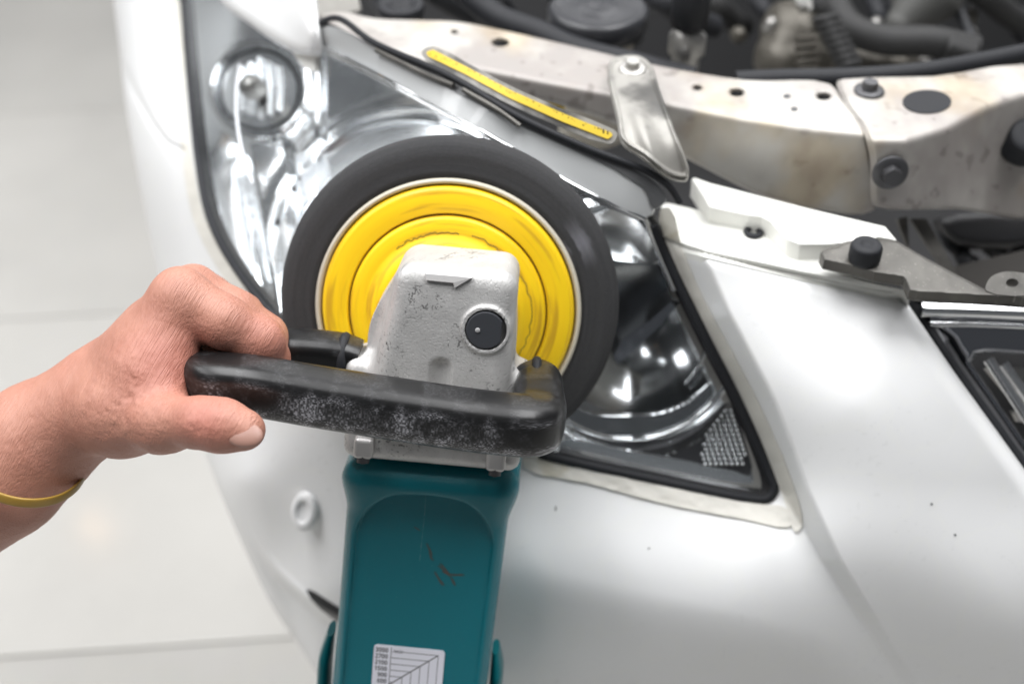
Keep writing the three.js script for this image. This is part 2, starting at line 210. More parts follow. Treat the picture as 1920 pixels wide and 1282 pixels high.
const nose = (u, v) => {            // the raised nose panel: a sloping wall up from the lamp, then a crisp rounded edge
  const s = (u - along(valley, v, 1)) * 0.86, w = mixn(52, 24, sst(700, 1250, v)), h = 0.001 + 0.03 * (1 - sst(680, 1330, v));
  return h * smin(smax(s / w, 0, 0.06), 1, 0.08) + 0.012 * sst(0, 260, s) * sst(900, 1200, v);
};
function bodyDepth(u, v) {
  let d = skin(u, v) - nose(u, v);
  d += roll(lineDist(u, v, outer), 70, 0.05);
  d += roll(lineDist(u, v, grilleEdge), 34, 0.012);
  d += roll(lineDist(u, v, noseTop), 26, 0.008) * (v < 640 ? 1 : 0);
  return d;
}
const seam = [[228, 120], [250, 170], [285, 232], [312, 268], [340, 281]];
const under = smooth([[455, 950], [480, 1010], [520, 1070], [560, 1110], [600, 1140], [650, 1166], [760, 1210], [900, 1240]], 4);
const bumperDepth = (u, v) => {
  let d = bodyDepth(u, v) + 0.006 * Math.max(0, 1 - lineDist(u, v, seam) / 9);
  const yU = along(under, u); if (u > 455 && u < 900) d += -0.003 * Math.exp(-(((v - yU + 6) / 8) ** 2)) * sst(455, 500, u) + 0.05 * sst(0, 22, v - yU) * sst(455, 560, u) * (1 - sst(650, 800, u));   // the intake lip turning in
  const k = along([[900, 1046], [1000, 1062], [1300, 1125], [1560, 1190], [1700, 1240]], u); d += 0.007 * sst(0, 150, v - k) * sst(820, 1000, u) * (1 - sst(1500, 1640, u));
  return d;
};
{
  const outline = [...outer, [2080, 1400], ...grilleEdge.slice().reverse(), ...noseTop.slice().reverse(), ...lensEdge.slice().reverse()];
  const bumper = part('bumper_cover', sheet({ outline, step: 5, depth: bumperDepth, thick: 0.003 }), M.paint);
  // the side of the car, turning away behind the visible corner
  const pos = [], idx = [], uv = []; const rows = outer.length; for (let i = 0; i < rows; i++) { const [u, v] = outer[i]; const p = P(u, v, bumperDepth(u, v)); for (let k = 0; k <= 4; k++) { const t = k / 4; pos.push(p.x + 0.03 * t, p.y - 0.02 * t, p.z - 0.28 * t); uv.push(p.x, t); if (i && k) { const a = (i - 1) * 5 + k - 1; idx.push(a, a + 5, a + 1, a + 1, a + 5, a + 6); } } }
  const g = new THREE.BufferGeometry(); g.setAttribute('position', new THREE.Float32BufferAttribute(pos, 3)); g.setAttribute('uv', new THREE.Float32BufferAttribute(uv, 2)); g.setIndex(idx); g.computeVertexNormals(); part('fender_side', g, M.paint);
  // round tow plug
  const plug = lathe([[0, 0], [0.0085, 0], [0.0088, 0.0015], [0.011, 0.0015], [0.0125, 0.004], [0.0118, 0.006], [0.0085, 0.0068], [0.0065, 0.0062], [0.0058, 0.0045], [0, 0.0045]].map(([r, y]) => [r, y]), 40);
  plug.rotateX(Math.PI / 2); plug.scale(0.72, 1.02, 1); plug.rotateX(-PITCH + 0.2); plug.rotateY(-0.5); const q = P(578, 955, bumperDepth(578, 955)); plug.translate(q.x, q.y, q.z); part('tow_plug', plug, M.paint, bumper);
  // dark intake slot under the lip
  part('lower_intake', sheet({ outline: [[573, 1104], [590, 1112], [625, 1135], [670, 1162], [690, 1200], [630, 1166], [600, 1142], [582, 1122]], step: 3, depth: (u, v) => bumperDepth(u, v) - 0.0015, thick: 0.001 }), M.black, bumper);
  // chips in the paint
  for (const [u, v, w, h] of [[1042, 953, 1.5, 6], [1217, 1028, 2.5, 2], [1748, 945, 2.5, 2.5], [1792, 1003, 2.5, 2.5]]) part('paint_chip', sheet({ outline: [[u - w, v], [u, v - h], [u + w, v], [u, v + h]], step: 0.8, depth: (x, y) => bumperDepth(x, y) - 0.0004, thick: 0.0003 }), M.dark, bumper);
}
// fender tip between bonnet and headlight
part('fender', sheet({ outline: smooth([[412, -40], [412, 0], [470, 48], [530, 88], [572, 104], [592, 100], [594, 80], [586, 20], [580, -40]], 4), step: 4, depth: (u, v, e) => skin(u, v) - 0.03 + roll(e, 22, 0.014), thick: 0.004 }), M.paint);
part('fender_underside', sheet({ outline: [[540, 88], [572, 100], [590, 100], [589, 135], [570, 128]], step: 4, depth: (u, v) => skin(u, v) - 0.012, thick: 0.004 }), M.whitePlastic);

// ---------------------------------------------------------------- headlight
const oval = (u, v, a, b, n = 18) => { const L = []; for (let k = 0; k < n; k++) L.push([u + a * Math.cos(k / n * 6.2832), v + b * Math.sin(k / n * 6.2832)]); return L; };
const glassEdge = smooth([[338, -80], [344, 0], [352, 100], [361, 200], [372, 300], [388, 390], [410, 444], [447, 506], [496, 568], [565, 640], [703, 728], [852, 795], [1012, 840], [1200, 880], [1380, 916], [1425, 920], [1428, 905], [1380, 775], [1306, 630], [1248, 505], [1225, 425], [1209, 404], [1085, 346], [924, 251], [742, 153], [606, 80], [588, 45], [520, 0], [420, -80]], 5);
const headlight = part('headlight', sheet({ outline: smooth([[430, -70], [590, 40], [610, 40], [700, 100], [800, 160], [960, 262], [1100, 350], [1204, 392], [1240, 425], [1315, 620], [1390, 765], [1440, 880], [1452, 915], [1436, 930], [1380, 924], [1200, 888], [1010, 846], [850, 800], [700, 735], [560, 645], [492, 572], [442, 508], [403, 444], [382, 390], [366, 300], [356, 200], [346, 100], [338, 0], [332, -70]], 3, true), holes: [glassEdge], step: 4, depth: (u, v) => skin(u, v) + 0.003, thick: 0.012 }), M.black);
const tubeOn = (pts, f, r, mat, name, parent = headlight) => part(name, sweep(pts.map(([u, v]) => P(u, v, f(u, v))), r, r, { n: 70, m: 8, power: 2, up: new V3(0, 0.6, 0.8) }), mat, parent);
part('lens', sheet({ outline: glassEdge, step: 8, depth: (u, v, e) => skin(u, v) + roll(e, 14, 0.004), thick: 0 }), M.lens, headlight);
tubeOn([[449, 122], [443, 170], [444, 225], [454, 285], [474, 345]], (u, v) => skin(u, v) + 0.0005, 0.0011, std({ color: rgb(0.75, 0.77, 0.8), roughness: 0.15 }), 'lens_highlight');  // pale solid tube drawn as the curved highlight on the lens
part('upper_bezel', sheet({ outline: smooth([[1090, 372], [1200, 418], [1236, 488], [1190, 492], [1100, 466]], 3, true), step: 4, depth: (u, v) => skin(u, v) + 0.012 + 0.0002 * (490 - v), thick: 0.002 }), M.mirror, headlight);
// black seals round the glass
part('seal', sweep([[1012, 852], [1100, 872], [1200, 893], [1300, 914], [1400, 933], [1440, 934], [1452, 915], [1438, 875], [1390, 765], [1315, 618], [1255, 492], [1226, 424]].map(([u, v]) => P(u, v, skin(u, v) - 0.001)), 0.0027, 0.0027, { n: 120, m: 10, power: 2, up: new V3(0, 0.6, 0.8) }), M.rubber, headlight);
part('seal', sweep([[334, -70], [342, 0], [350, 100], [359, 200], [370, 300], [386, 390], [408, 447], [446, 510], [495, 573], [560, 643]].map(([u, v]) => P(u, v, skin(u, v) - 0.0005)), 0.0022, 0.0022, { n: 80, m: 8, power: 2, up: new V3(0, 0.6, 0.8) }), M.rubber, headlight);
// mirror housing with its bowls
const bowls = [[1180, 612, 212, 0.045, 1], [770, 480, 255, 0.05, 1], [486, 168, 84, 0.03, 1]];
const lensFoot = [[330, 380], [400, 470], [500, 590], [700, 740], [1010, 850], [1440, 930]];
const mirrorDepth = (u, v) => {
  const foot = along(lensFoot, u), rise = Math.max(0, foot - v);
  let d = skin(u, v) + 0.014 + 0.014 * sst(1000, 1200, u) + mixn(0.00024, 0.00004, sst(880, 1120, u)) * Math.min(rise, 260);
  if (u < 600) {                                                                                                   // stepped flutes of the outer end
    const w = 84, f = u / w - v * 0.0022, k = Math.floor(f), t = f - k, left = (q) => skin((q + v * 0.0022) * w, v) + 0.012 + 0.00022 * Math.min(rise, 240) - 0.004 * Math.sin(t * Math.PI);
    const st = mixn(left(k), left(k + 1), sst(0.7, 1, t)), m = (1 - sst(560, 600, u)) * sst(250, 330, v); d = mixn(d, Math.max(st, skin(u, v) + 0.01), m);
  }
  for (const [x, y, r, h] of bowls) { const q = Math.hypot(u - x, (v - y) * 0.98) / r; if (q < 1) d = Math.max(d, skin(x, y) + 0.03 + h * (1 - q * q)); else if (q < 1.16) d -= 0.007 * (1 - Math.abs(q - 1.08) / 0.08); }
  d += 0.005 * sst(592, 598, u) * (1 - sst(604, 610, u)) * (v < 330 ? 1 : 0);
  return d;
};
const reflector = part('reflector', sheet({ outline: smooth([[336, -70], [350, 60], [366, 200], [380, 300], [396, 390], [420, 440], [455, 500], [505, 560], [570, 632], [706, 720], [855, 786], [1014, 834], [1200, 872], [1380, 906], [1412, 906], [1412, 890], [1366, 775], [1292, 630], [1236, 505], [1212, 430], [1196, 404], [1098, 366], [958, 283], [798, 186], [698, 128], [606, 70], [580, 45], [500, -10], [430, -70]], 4, true), step: 5, depth: mirrorDepth, thick: 0.002 }), M.mirror, headlight);
const ring = (u, v, r, a0, a1, lift, rad, mat, name = 'bowl_rim') => { const pts = []; for (let k = 0; k <= 24; k++) { const a = mixn(a0, a1, k / 24), x = u + r * Math.cos(a), y = v + r * Math.sin(a); pts.push(P(x, y, mirrorDepth(x, y) - lift)); } return part(name, sweep(pts, rad, rad, { n: 60, m: 8, power: 2, up: new V3(0, 0.64, 0.77) }), mat, headlight); };
part('low_beam_bowl', sheet({ outline: oval(1180, 612, 206, 208, 60).map(([u, v]) => [Math.min(u, along([[400, 1205], [640, 1290], [780, 1362], [830, 1380]], v, 0)), v]), step: 5, depth: (u, v) => mirrorDepth(u, v) - 0.0008, thick: 0.0005 }), std({ color: rgb(0.42, 0.43, 0.44), metalness: 1, roughness: 0.12 }), headlight);  // darker metal in place of the dark surroundings this chrome bowl would mirror
ring(1180, 612, 212, 0.15, 2.3, 0.004, 0.0016, M.chrome);
ring(1180, 612, 150, -0.7, 0.8, 0.004, 0.0012, M.chrome);
ring(770, 480, 256, 3.4, 5.6, 0.003, 0.0018, M.chrome);
ring(486, 168, 88, 0, 6.28, 0.003, 0.0022, M.chrome);
ring(486, 168, 74, 0, 6.28, 0.0, 0.0014, M.dark);
// shade across the low beam
part('beam_shade', sheet({ outline: [[1150, 668], [1165, 640], [1220, 600], [1262, 562], [1275, 566], [1240, 610], [1190, 655], [1158, 685]], step: 4, depth: (u, v) => skin(u, v) + 0.034, thick: 0.003 }), M.darkenedChrome, headlight);
for (let k = 0; k < 5; k++) tubeOn([[452 + 17 * k, 112 + 8 * Math.abs(k - 2)], [450 + 18 * k, 170], [452 + 17 * k, 226 - 8 * Math.abs(k - 2)]], (u, v) => mirrorDepth(u, v) - 0.001, 0.0024, M.mirror, 'reflector_facet');
// bulbs
{ const b = lathe([[0, 0], [0.006, 0], [0.006, 0.012], [0.0085, 0.02], [0.008, 0.03], [0.004, 0.036], [0, 0.037]], 24); b.rotateX(0.9); const p = P(486, 175, mirrorDepth(486, 175) - 0.004); b.translate(p.x, p.y, p.z); part('signal_bulb', b, M.steel, headlight);
}
// studded reflex fields: rows of small facets
const stud = new THREE.SphereGeometry(0.0013, 8, 6);
function studs(list, mat, name) { const gs = list.map(([u, v]) => { const g = stud.clone(); const p = P(u, v, mirrorDepth(u, v) - 0.0016); g.translate(p.x, p.y, p.z); return g; }); const m = part(name, mergeGeometries(gs), mat, headlight); m.userData.kind = 'stuff'; }
{ const a = [], b = []; for (let i = 0; i < 7; i++) for (let j = 0; j < 11; j++) { const u = 556 + i * 8.5 + j * 0.6, v = 292 + j * 9 - i * 3; if (u < 612 && Math.hypot(u - 585, (v - 335) * 0.7) < 42) a.push([u, v]); }
  for (let i = 0; i < 12; i++) for (let j = 0; j < 12; j++) { const u = 1290 + i * 10 + j * 3, v = 770 + j * 9; if (u > along([[770, 1350], [820, 1322], [890, 1306]], v) && u < along([[760, 1372], [860, 1404], [900, 1412]], v) - 4 && Math.hypot(u - 1180, v - 612) > 222) b.push([u, v]); }
  for (let i = 0; i < 14; i++) for (let j = 0; j < 4; j++) { const u = 1172 + i * 9, v = 846 + i * 2 + j * 8; b.push([u, v]); }
  studs(a, M.mirror, 'reflex_studs'); studs(b, M.mirror, 'reflex_studs'); }
part('lower_trim', sheet({ outline: [[1060, 820], [1200, 850], [1380, 884], [1410, 896], [1412, 906], [1380, 906], [1200, 872], [1050, 836]], step: 4, depth: (u, v) => skin(u, v) + 0.014, thick: 0.003 }), M.mirror, headlight);
part('dark_field', sheet({ outline: smooth([[1060, 800], [1160, 826], [1240, 822], [1320, 790], [1368, 752], [1398, 830], [1408, 890], [1300, 866], [1150, 836]], 3, true), step: 4, depth: (u, v) => mirrorDepth(u, v) - 0.0003, thick: 0.001 }), std({ color: rgb(0.06, 0.06, 0.065), roughness: 0.3, metalness: 0.5 }), headlight);
// flat upper flange of the lamp and its ribs
const flange = (u, v) => skin(u, v) - 0.004;
part('upper_flange', sheet({ outline: smooth([[600, 84], [598, 56], [618, 48], [713, 92], [800, 140], [888, 186], [1000, 243], [1120, 300], [1205, 345], [1226, 392], [1209, 408], [1085, 350], [924, 255], [742, 157]], 4, true), step: 4, depth: (u, v) => flange(u, v) - 0.003, thick: 0.003 }), phy({ color: rgb(0.42, 0.43, 0.43), roughness: 0.35, clearcoat: 0.4 }), headlight);
tubeOn([[602, 84], [742, 158], [924, 257], [1085, 352], [1209, 410]], (u, v) => flange(u, v) - 0.0035, 0.0013, M.chrome, 'flange_ridge');
tubeOn([[612, 98], [742, 166], [924, 266], [1085, 360], [1200, 413]], (u, v) => flange(u, v) - 0.0015, 0.0008, M.chrome, 'flange_ridge');
tubeOn([[1209, 410], [1232, 470], [1264, 545]], (u, v) => skin(u, v) - 0.002, 0.0012, M.chrome, 'flange_ridge');
tubeOn([[593, 44], [633, 34], [698, 78], [852, 147], [979, 222], [1107, 280], [1216, 322], [1256, 350], [1276, 380]], (u, v) => flange(u, v) - 0.006, 0.0019, M.rubber, 'seal');
part('flange_gutter', sheet({ outline: smooth([[700, 88], [852, 154], [979, 228], [1107, 287], [1216, 332], [1250, 372], [1226, 392], [1205, 350], [1000, 246], [888, 190]], 3, true), step: 4, depth: (u, v) => flange(u, v) - 0.0042, thick: 0.002 }), std({ color: rgb(0.09, 0.092, 0.095), roughness: 0.35 }), headlight);
tubeOn([[705, 94], [800, 140], [850, 160]], (u, v) => flange(u, v) - 0.0075, 0.0014, M.zinc, 'flange_ridge');
tubeOn([[868, 168], [930, 204], [975, 236]], (u, v) => flange(u, v) - 0.0075, 0.0014, M.zinc, 'flange_ridge');

// ---------------------------------------------------------------- radiator support and brackets
const foldA = [[580, 60], [700, 80], [790, 110], [900, 128], [1020, 152], [1150, 176], [1250, 193], [1400, 224], [1520, 242], [1640, 252]];
const foldB = [[1560, 250], [1640, 262], [1700, 262], [1780, 238], [1850, 200], [1920, 176], [2100, 170]];
const beamDepth = (fold) => (u, v, e) => { const f = along(fold, u), z = zAtY(f, 0.80); return smax(dY(v, 0.80), dZ(v, z), 0.007) + roll(e, 7, 0.003); };
const dA = beamDepth(foldA), dB = beamDepth(foldB);
const support = part('radiator_support', sheet({ outline: smooth([[600, 30], [640, 22], [700, 34], [800, 38], [860, 41], [940, 56], [1100, 92], [1240, 124], [1400, 150], [1556, 157], [1582, 190], [1618, 238], [1634, 300], [1640, 392], [1520, 388], [1420, 362], [1330, 318], [1200, 250], [1040, 192], [900, 166], [790, 130], [700, 88], [620, 56]], 4, true), holes: [oval(938, 80, 17, 7.5), oval(852, 60, 8, 3.5), oval(1308, 165, 9, 4.5), oval(1382, 174, 14, 7), oval(1545, 181, 14, 6.5)], step: 4, depth: dA, thick: 0.003 }), M.beige);
part('radiator_support_centre', sheet({ outline: smooth([[1575, 152], [1600, 147], [1750, 143], [1960, 134], [1980, 400], [1800, 392], [1650, 388], [1640, 376], [1638, 300], [1622, 240], [1592, 196]], 4, true), step: 4, depth: (u, v, e) => dB(u, v, e) - 0.004, thick: 0.003 }), M.beige);
const tag1 = part('black_seal_disc', sheet({ outline: oval(1739, 190, 46, 22, 28), step: 3, depth: (u, v) => dB(u, v, 99) - 0.0052, thick: 0.0008 }), M.rubber, support);
for (const [u, v] of [[1476, 180], [1490, 204]]) part('rivet', sheet({ outline: oval(u, v, 7, 4), step: 1.5, depth: (x, y) => dA(x, y, 99) - 0.0004, thick: 0.0008 }), M.bolt, support);
function bolt(u, v, d, r, tilt, parent, mat = M.bolt) {
  const w = lathe([[0, 0], [r * 1.35, 0], [r * 1.4, r * 0.15], [r * 1.3, r * 0.32], [r * 0.8, r * 0.4], [0, r * 0.4]], 28), h = new THREE.CylinderGeometry(r * 0.72, r * 0.78, r * 0.75, 6); h.translate(0, r * 0.7, 0);
  const g = mergeGeometries([w, h.toNonIndexed ? h : h]); g.rotateX(tilt); const p = P(u, v, d); g.translate(p.x, p.y, p.z); return part('bolt', g, mat, parent);
}
bolt(1630, 172, dB(1630, 172, 99) - 0.004, 0.0062, 0, support);
bolt(1669, 322, dB(1669, 322, 99) - 0.0055, 0.0072, 1.45, support);
{ const g = lathe([[0, 0], [0.014, 0], [0.0145, 0.004], [0.012, 0.007], [0.0115, 0.012], [0.0105, 0.0145], [0.006, 0.015], [0, 0.0145]], 32); g.rotateX(0.6); const p = P(1916, 272, dB(1905, 272, 99) - 0.004); g.translate(p.x, p.y, p.z); part('rubber_stop', g, M.rubber, support); }
// lamp bracket bolted to the support
const brOut = smooth([[1140, 128], [1148, 110], [1172, 103], [1200, 105], [1222, 122], [1236, 165], [1262, 235], [1292, 330], [1262, 330], [1205, 290], [1166, 262], [1158, 220]], 4, true);
const brD = (u, v, e) => mixn(dY(v, 0.812), skin(u, v) - 0.012, sst(120, 330, v)) - (e < 9 ? 0.003 * sst(9, 5, e) * sst(0, 3, e) : 0) - 0.006 * Math.exp(-(((u - 1206 - (v - 240) * 0.35) / 18) ** 2)) * sst(180, 215, v);
const lampBracket = part('lamp_bracket', sheet({ outline: brOut, step: 3, depth: brD, thick: 0.003 }), M.bracket);
bolt(1186, 130, brD(1186, 130, 30) - 0.0005, 0.0056, 0.1, lampBracket, M.steel);
// yellow warning strip on a grey backing
const strip = [[799, 97], [812, 93], [880, 128], [960, 170], [1060, 214], [1146, 248], [1149, 254], [1140, 261], [1055, 228], [954, 183], [873, 139], [802, 105]];
const stripBack = [[790, 96], [812, 86], [880, 120], [960, 162], [1060, 206], [1150, 242], [1158, 252], [1146, 270], [1050, 237], [948, 192], [866, 148], [796, 110]];
const stripD = (u, v) => Math.min(flange(u, v), dA(u, v, 99)) - 0.006;
const backing = part('label_backing', sheet({ outline: smooth(stripBack, 2, true), step: 3, depth: (u, v) => stripD(u, v) + 0.001, thick: 0.002 }), M.bracket, headlight);
{
  const c = document.createElement('canvas'); c.width = 1024; c.height = 48; const x = c.getContext('2d'); x.fillStyle = '#e2c23a'; x.fillRect(0, 0, 1024, 48); x.fillStyle = '#2a2410'; const r = rng(5); for (let k = 0; k < 60; k++) if (r() > 0.45) x.fillRect(20 + k * 16, 12 + r() * 12, 4 + r() * 6, 2 + r() * 4); x.fillRect(960, 8, 10, 22); x.fillRect(984, 10, 8, 18);
  const t = new THREE.CanvasTexture(c); t.colorSpace = THREE.SRGBColorSpace;
  part('warning_strip', sheet({ outline: strip.map(([u, v]) => [u, v]), step: 2.5, depth: stripD, thick: 0.0004, uv: (u, v) => [(u - 798) / 354, clamp(0.5 - (v - along([[798, 98], [880, 133], [960, 175], [1060, 221], [1150, 254]], u)) / 22)] }), std({ map: t, roughness: 0.5 }), headlight);
}

// ---------------------------------------------------------------- nose flanges, bracket, grille
const upD = (u, v, e) => dY(v, 0.768) + roll(e, 5, 0.002);
const upper = part('mounting_flange', sheet({ outline: [[1297, 336], [1303, 333], [1334, 344], [1524, 393], [1660, 425], [1683, 452], [1650, 446], [1565, 459], [1500, 460], [1478, 452], [1462, 438], [1446, 418], [1428, 408], [1403, 405], [1330, 390], [1320, 372]], step: 3, depth: upD, thick: 0.012 }), M.whitePlastic);
part('mounting_flange', sheet({ outline: [[1240, 384], [1252, 380], [1322, 396], [1330, 384], [1404, 400], [1432, 402], [1466, 436], [1490, 455], [1566, 452], [1560, 480], [1545, 500], [1620, 525], [1703, 545], [1706, 568], [1500, 524], [1289, 474], [1245, 452], [1236, 425], [1230, 418], [1243, 405]], holes: [oval(1413, 439, 8, 4)], step: 3, depth: (u, v, e) => mixn(dY(v, 0.757) + roll(e, 5, 0.002), bumperDepth(u, v) - 0.0015, sst(-34, -2, v - along([[1230, 446], [1289, 470], [1500, 520], [1706, 564]], u))) - 0.0015 * sst(6, 0, Math.abs(v - along([[1230, 440], [1289, 458], [1500, 508], [1700, 556]], u))), thick: 0.004 }), M.whitePlastic);
{ const g = lathe([[0.0026, 0.0002], [0.0052, 0.0004], [0.0056, 0.0014], [0.0048, 0.0026], [0.003, 0.0024], [0.0024, 0.0002]], 28); const p = P(1413, 438, dY(438, 0.757)); g.translate(p.x, p.y, p.z); part('push_rivet', g, M.rubber, upper); }
// masking tape
const strips = [
  ['crumpled cream masking tape strip along the lower edge of the headlight', [[985, 845], [1040, 862], [1200, 898], [1380, 938], [1440, 946], [1470, 950], [1490, 975], [1478, 988], [1400, 974], [1250, 945], [1100, 905], [985, 878]]],
  ['translucent masking tape strip on the ledge between headlight and nose panel', [[1236, 396], [1256, 390], [1280, 470], [1318, 560], [1372, 660], [1428, 770], [1480, 890], [1504, 985], [1492, 998], [1470, 935], [1404, 770], [1324, 612], [1256, 470]]],
  ['narrow cream masking tape strip along the outer side edge of the headlight', [[318, -40], [330, -40], [346, 180], [362, 320], [382, 410], [412, 462], [470, 552], [540, 632], [528, 640], [450, 562], [392, 478], [358, 400], [340, 290], [328, 150]]]];
for (const [label, L] of strips) { const g = sheet({ outline: smooth(L, 3, true), step: 3.5, depth: (u, v, e) => bumperDepth(u, v) - 0.0012 - 0.0012 * fbm(u / 26, v / 14, 3, 3) + (polyDist(u, v, lensEdge.concat([[1204, 400], [600, 40]])) > 0 ? -0.002 : 0), thick: 0.0003 }); const m = mesh(numbered('masking_tape'), g, M.tape, scene); m.userData = { label, category: 'tape' }; }
// galvanised bracket and its rubber stop
const metalD = (u, v, e) => dY(v, 0.772) + roll(e, 4, 0.002);
const gb = part('grille_bracket', sheet({ outline: [[1538, 474], [1545, 468], [1570, 462], [1590, 452], [1640, 446], [1683, 452], [1720, 474], [1790, 512], [1850, 543], [1960, 552], [1960, 562], [1720, 548], [1706, 545], [1696, 520], [1640, 512], [1600, 500], [1545, 488]], step: 3, depth: metalD, thick: 0.006 }), M.zinc);
part('bracket_tab', sheet({ outline: smooth([[1850, 545], [1856, 522], [1880, 510], [1910, 510], [1940, 520], [1950, 548]], 4, true), holes: [oval(1899, 530, 12, 8)], step: 3, depth: (u, v) => dY(v, 0.77) - 0.004, thick: 0.004 }), M.zinc, gb);
{ const g = lathe([[0, 0], [0.0076, 0], [0.0082, 0.002], [0.0082, 0.0085], [0.007, 0.0105], [0.0035, 0.0108], [0.003, 0.0095], [0, 0.0095]], 32); const p = P(1620, 488, dY(488, 0.772)); g.translate(p.x, p.y, p.z); part('rubber_stop', g, M.rubber, gb); }
const grD = (u, v) => skin(Math.min(u, 1800), v) - 0.004;
const grille = part('grille', sheet({ outline: [[1714, 552], [1960, 562], [2200, 570], [2200, 720], [1960, 668], [1850, 660], [1830, 664], [1822, 680], [1960, 882], [2100, 1080], [2090, 1100], [1920, 872], [1790, 690]], step: 3, depth: (u, v, e) => grD(u, v) + roll(e, 10, 0.006) - 0.007 * Math.exp(-(((v - 585 - (u - 1720) * 0.04) / 16) ** 2)) + 0.012 * sst(604, 640, v) * sst(1790, 1700, u - (v - 600) * 0.7), thick: 0.01 }), M.darkenedChrome);
tubeOn([[1716, 556], [1800, 560], [1960, 566], [2200, 574]], (u, v) => grD(u, v) - 0.003, 0.0026, M.chrome, 'chrome_bead', grille);
tubeOn([[1744, 606], [1830, 607], [1960, 612], [2200, 620]], (u, v) => grD(u, v) - 0.002, 0.0022, M.chrome, 'chrome_bead', grille);
tubeOn([[1728, 580], [1830, 583], [1960, 588], [2200, 596]], (u, v) => grD(u, v) - 0.006, 0.0045, M.chrome, 'chrome_bead', grille);
tubeOn([[1708, 560], [1790, 690], [1920, 872], [2000, 990]], (u, v) => grD(u, v) + 0.001, 0.003, M.rubber, 'grille_seal', grille);
for (const o of [18, 46]) tubeOn([[1836 + o, 668 + o * 0.3], [1900 + o, 770], [1980 + o, 890]], (u, v) => grD(u, v) + 0.012 + o * 0.0003, 0.003, M.chrome, 'inner_frame', grille);
part('grille_slat', sheet({ outline: [[1850, 690], [2000, 690], [2000, 740], [1890, 738]], step: 5, depth: (u, v) => grD(u, v) + 0.03, thick: 0.004 }), M.steel, grille);
part('grille_slat', sheet({ outline: [[1900, 770], [2000, 775], [2000, 800], [1910, 790]], step: 5, depth: (u, v) => grD(u, v) + 0.03, thick: 0.004 }), M.steel, grille);
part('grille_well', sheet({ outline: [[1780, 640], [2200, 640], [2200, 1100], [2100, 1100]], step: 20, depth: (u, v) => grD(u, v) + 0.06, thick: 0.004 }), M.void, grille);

// ---------------------------------------------------------------- engine bay
const bay = part('dark_bay_backing', sheet({ outline: [[480, -140], [2100, -140], [2100, 720], [1700, 700], [1240, 430], [580, 200]], step: 30, depth: (u, v) => mixn(dY(v, 0.25), 1.0, sst(200, 520, v)), thick: 0.01 }), M.void);  // near-black backing sheet stands in for the shade deep in the bay
const bp = (name, geo, mat) => part(name, geo, mat, bay);
bp('bay_panel', sheet({ outline: [[585, -60], [660, -60], [676, 18], [640, 26], [592, 30]], step: 4, depth: (u, v) => 0.86, thick: 0.006 }), M.bracket);
{ const g = lathe([[0, -0.03], [0.014, -0.03], [0.014, 0], [0.0155, 0.001], [0.0155, 0.006], [0.013, 0.007], [0.008, 0.006], [0.007, 0.002], [0, 0.002]], 32); const p = P(752, 24, 0.84); g.translate(p.x, p.y, p.z); bp('rubber_mount', g, M.dark); }
bp('rubber_hose', tubePx([[840, -40, 0.86], [930, 30, 0.85], [1010, 62, 0.835], [1090, 96, 0.82], [1180, 120, 0.815], [1300, 150, 0.81]], 0.0085, { n: 50 }), M.rubber);
{ const g = lathe([[0.026, -0.08], [0.026, -0.012], [0.033, -0.01], [0.0335, 0.002], [0.031, 0.005], [0.0275, 0.0045], [0.026, 0.003], [0.014, 0.003], [0.012, 0.0045], [0, 0.0045]], 48); const p = P(1122, 22, 0.84); g.translate(p.x, p.y, p.z);
  bp('filler_neck', lathe([[0.024, -0.09], [0.0245, -0.012], [0, -0.012]], 40).translate(p.x, p.y, p.z), std({ color: rgb(0.42, 0.39, 0.33), roughness: 0.5 })); bp('filler_cap', lathe([[0.025, -0.012], [0.032, -0.011], [0.0335, -0.006], [0.0335, 0.001], [0.031, 0.004], [0.0285, 0.0042], [0.027, 0.002], [0.014, 0.002], [0.0125, 0.004], [0.006, 0.0042], [0.005, 0.003], [0, 0.003]], 56).translate(p.x, p.y, p.z), std({ color: rgb(0.028, 0.029, 0.033), roughness: 0.35 })); }
{ const p = P(1285, 120, 0.83); const f = (a, m, n) => bp(n, lathe(a, 28).translate(p.x, p.y, p.z), m); f([[0, -0.02], [0.009, -0.02], [0.009, 0.008], [0.012, 0.009], [0.012, 0.02], [0.0095, 0.021], [0.009, 0.028], [0, 0.028]], M.steel, 'pipe_fitting'); f([[0, 0.028], [0.012, 0.028], [0.0125, 0.05], [0.01, 0.06], [0, 0.06]], M.dark, 'sensor_plug'); }
bp('rubber_seal', tubePx([[1380, 152, 0.765], [1470, 148, 0.765], [1580, 146, 0.765], [1720, 136, 0.77], [1830, 118, 0.78], [1960, 92, 0.79]], 0.006, { n: 50 }), M.rubber);
const grey = phy({ color: rgb(0.032, 0.032, 0.032), roughness: 0.6, specularIntensity: 0.5 }), alu = std({ color: rgb(0.09, 0.083, 0.07), metalness: 0.5, roughness: 0.5 });
bp('coolant_hose', tubePx([[1560, -30, 0.95], [1572, 20, 0.93], [1600, 55, 0.92], [1660, 75, 0.915], [1750, 78, 0.91], [1830, 95, 0.91]], 0.011, { n: 50 }), grey);
for (let k = 0; k < 5; k++) bp('hose_rib', tubePx([[1790 + k * 10, 64 + k * 3, 0.905], [1786 + k * 10, 88 + k * 3, 0.895], [1780 + k * 10, 112 + k * 2, 0.905]], 0.0035, { n: 16, m: 8 }), grey);
for (let k = 0; k < 8; k++) bp('corrugated_ring', tubePx([[1530 + k * 6, 38 + k * 12, 0.9], [1548 + k * 6, 36 + k * 12, 0.893], [1568 + k * 6, 32 + k * 12, 0.9]], 0.0034, { n: 16, m: 8 }), grey);
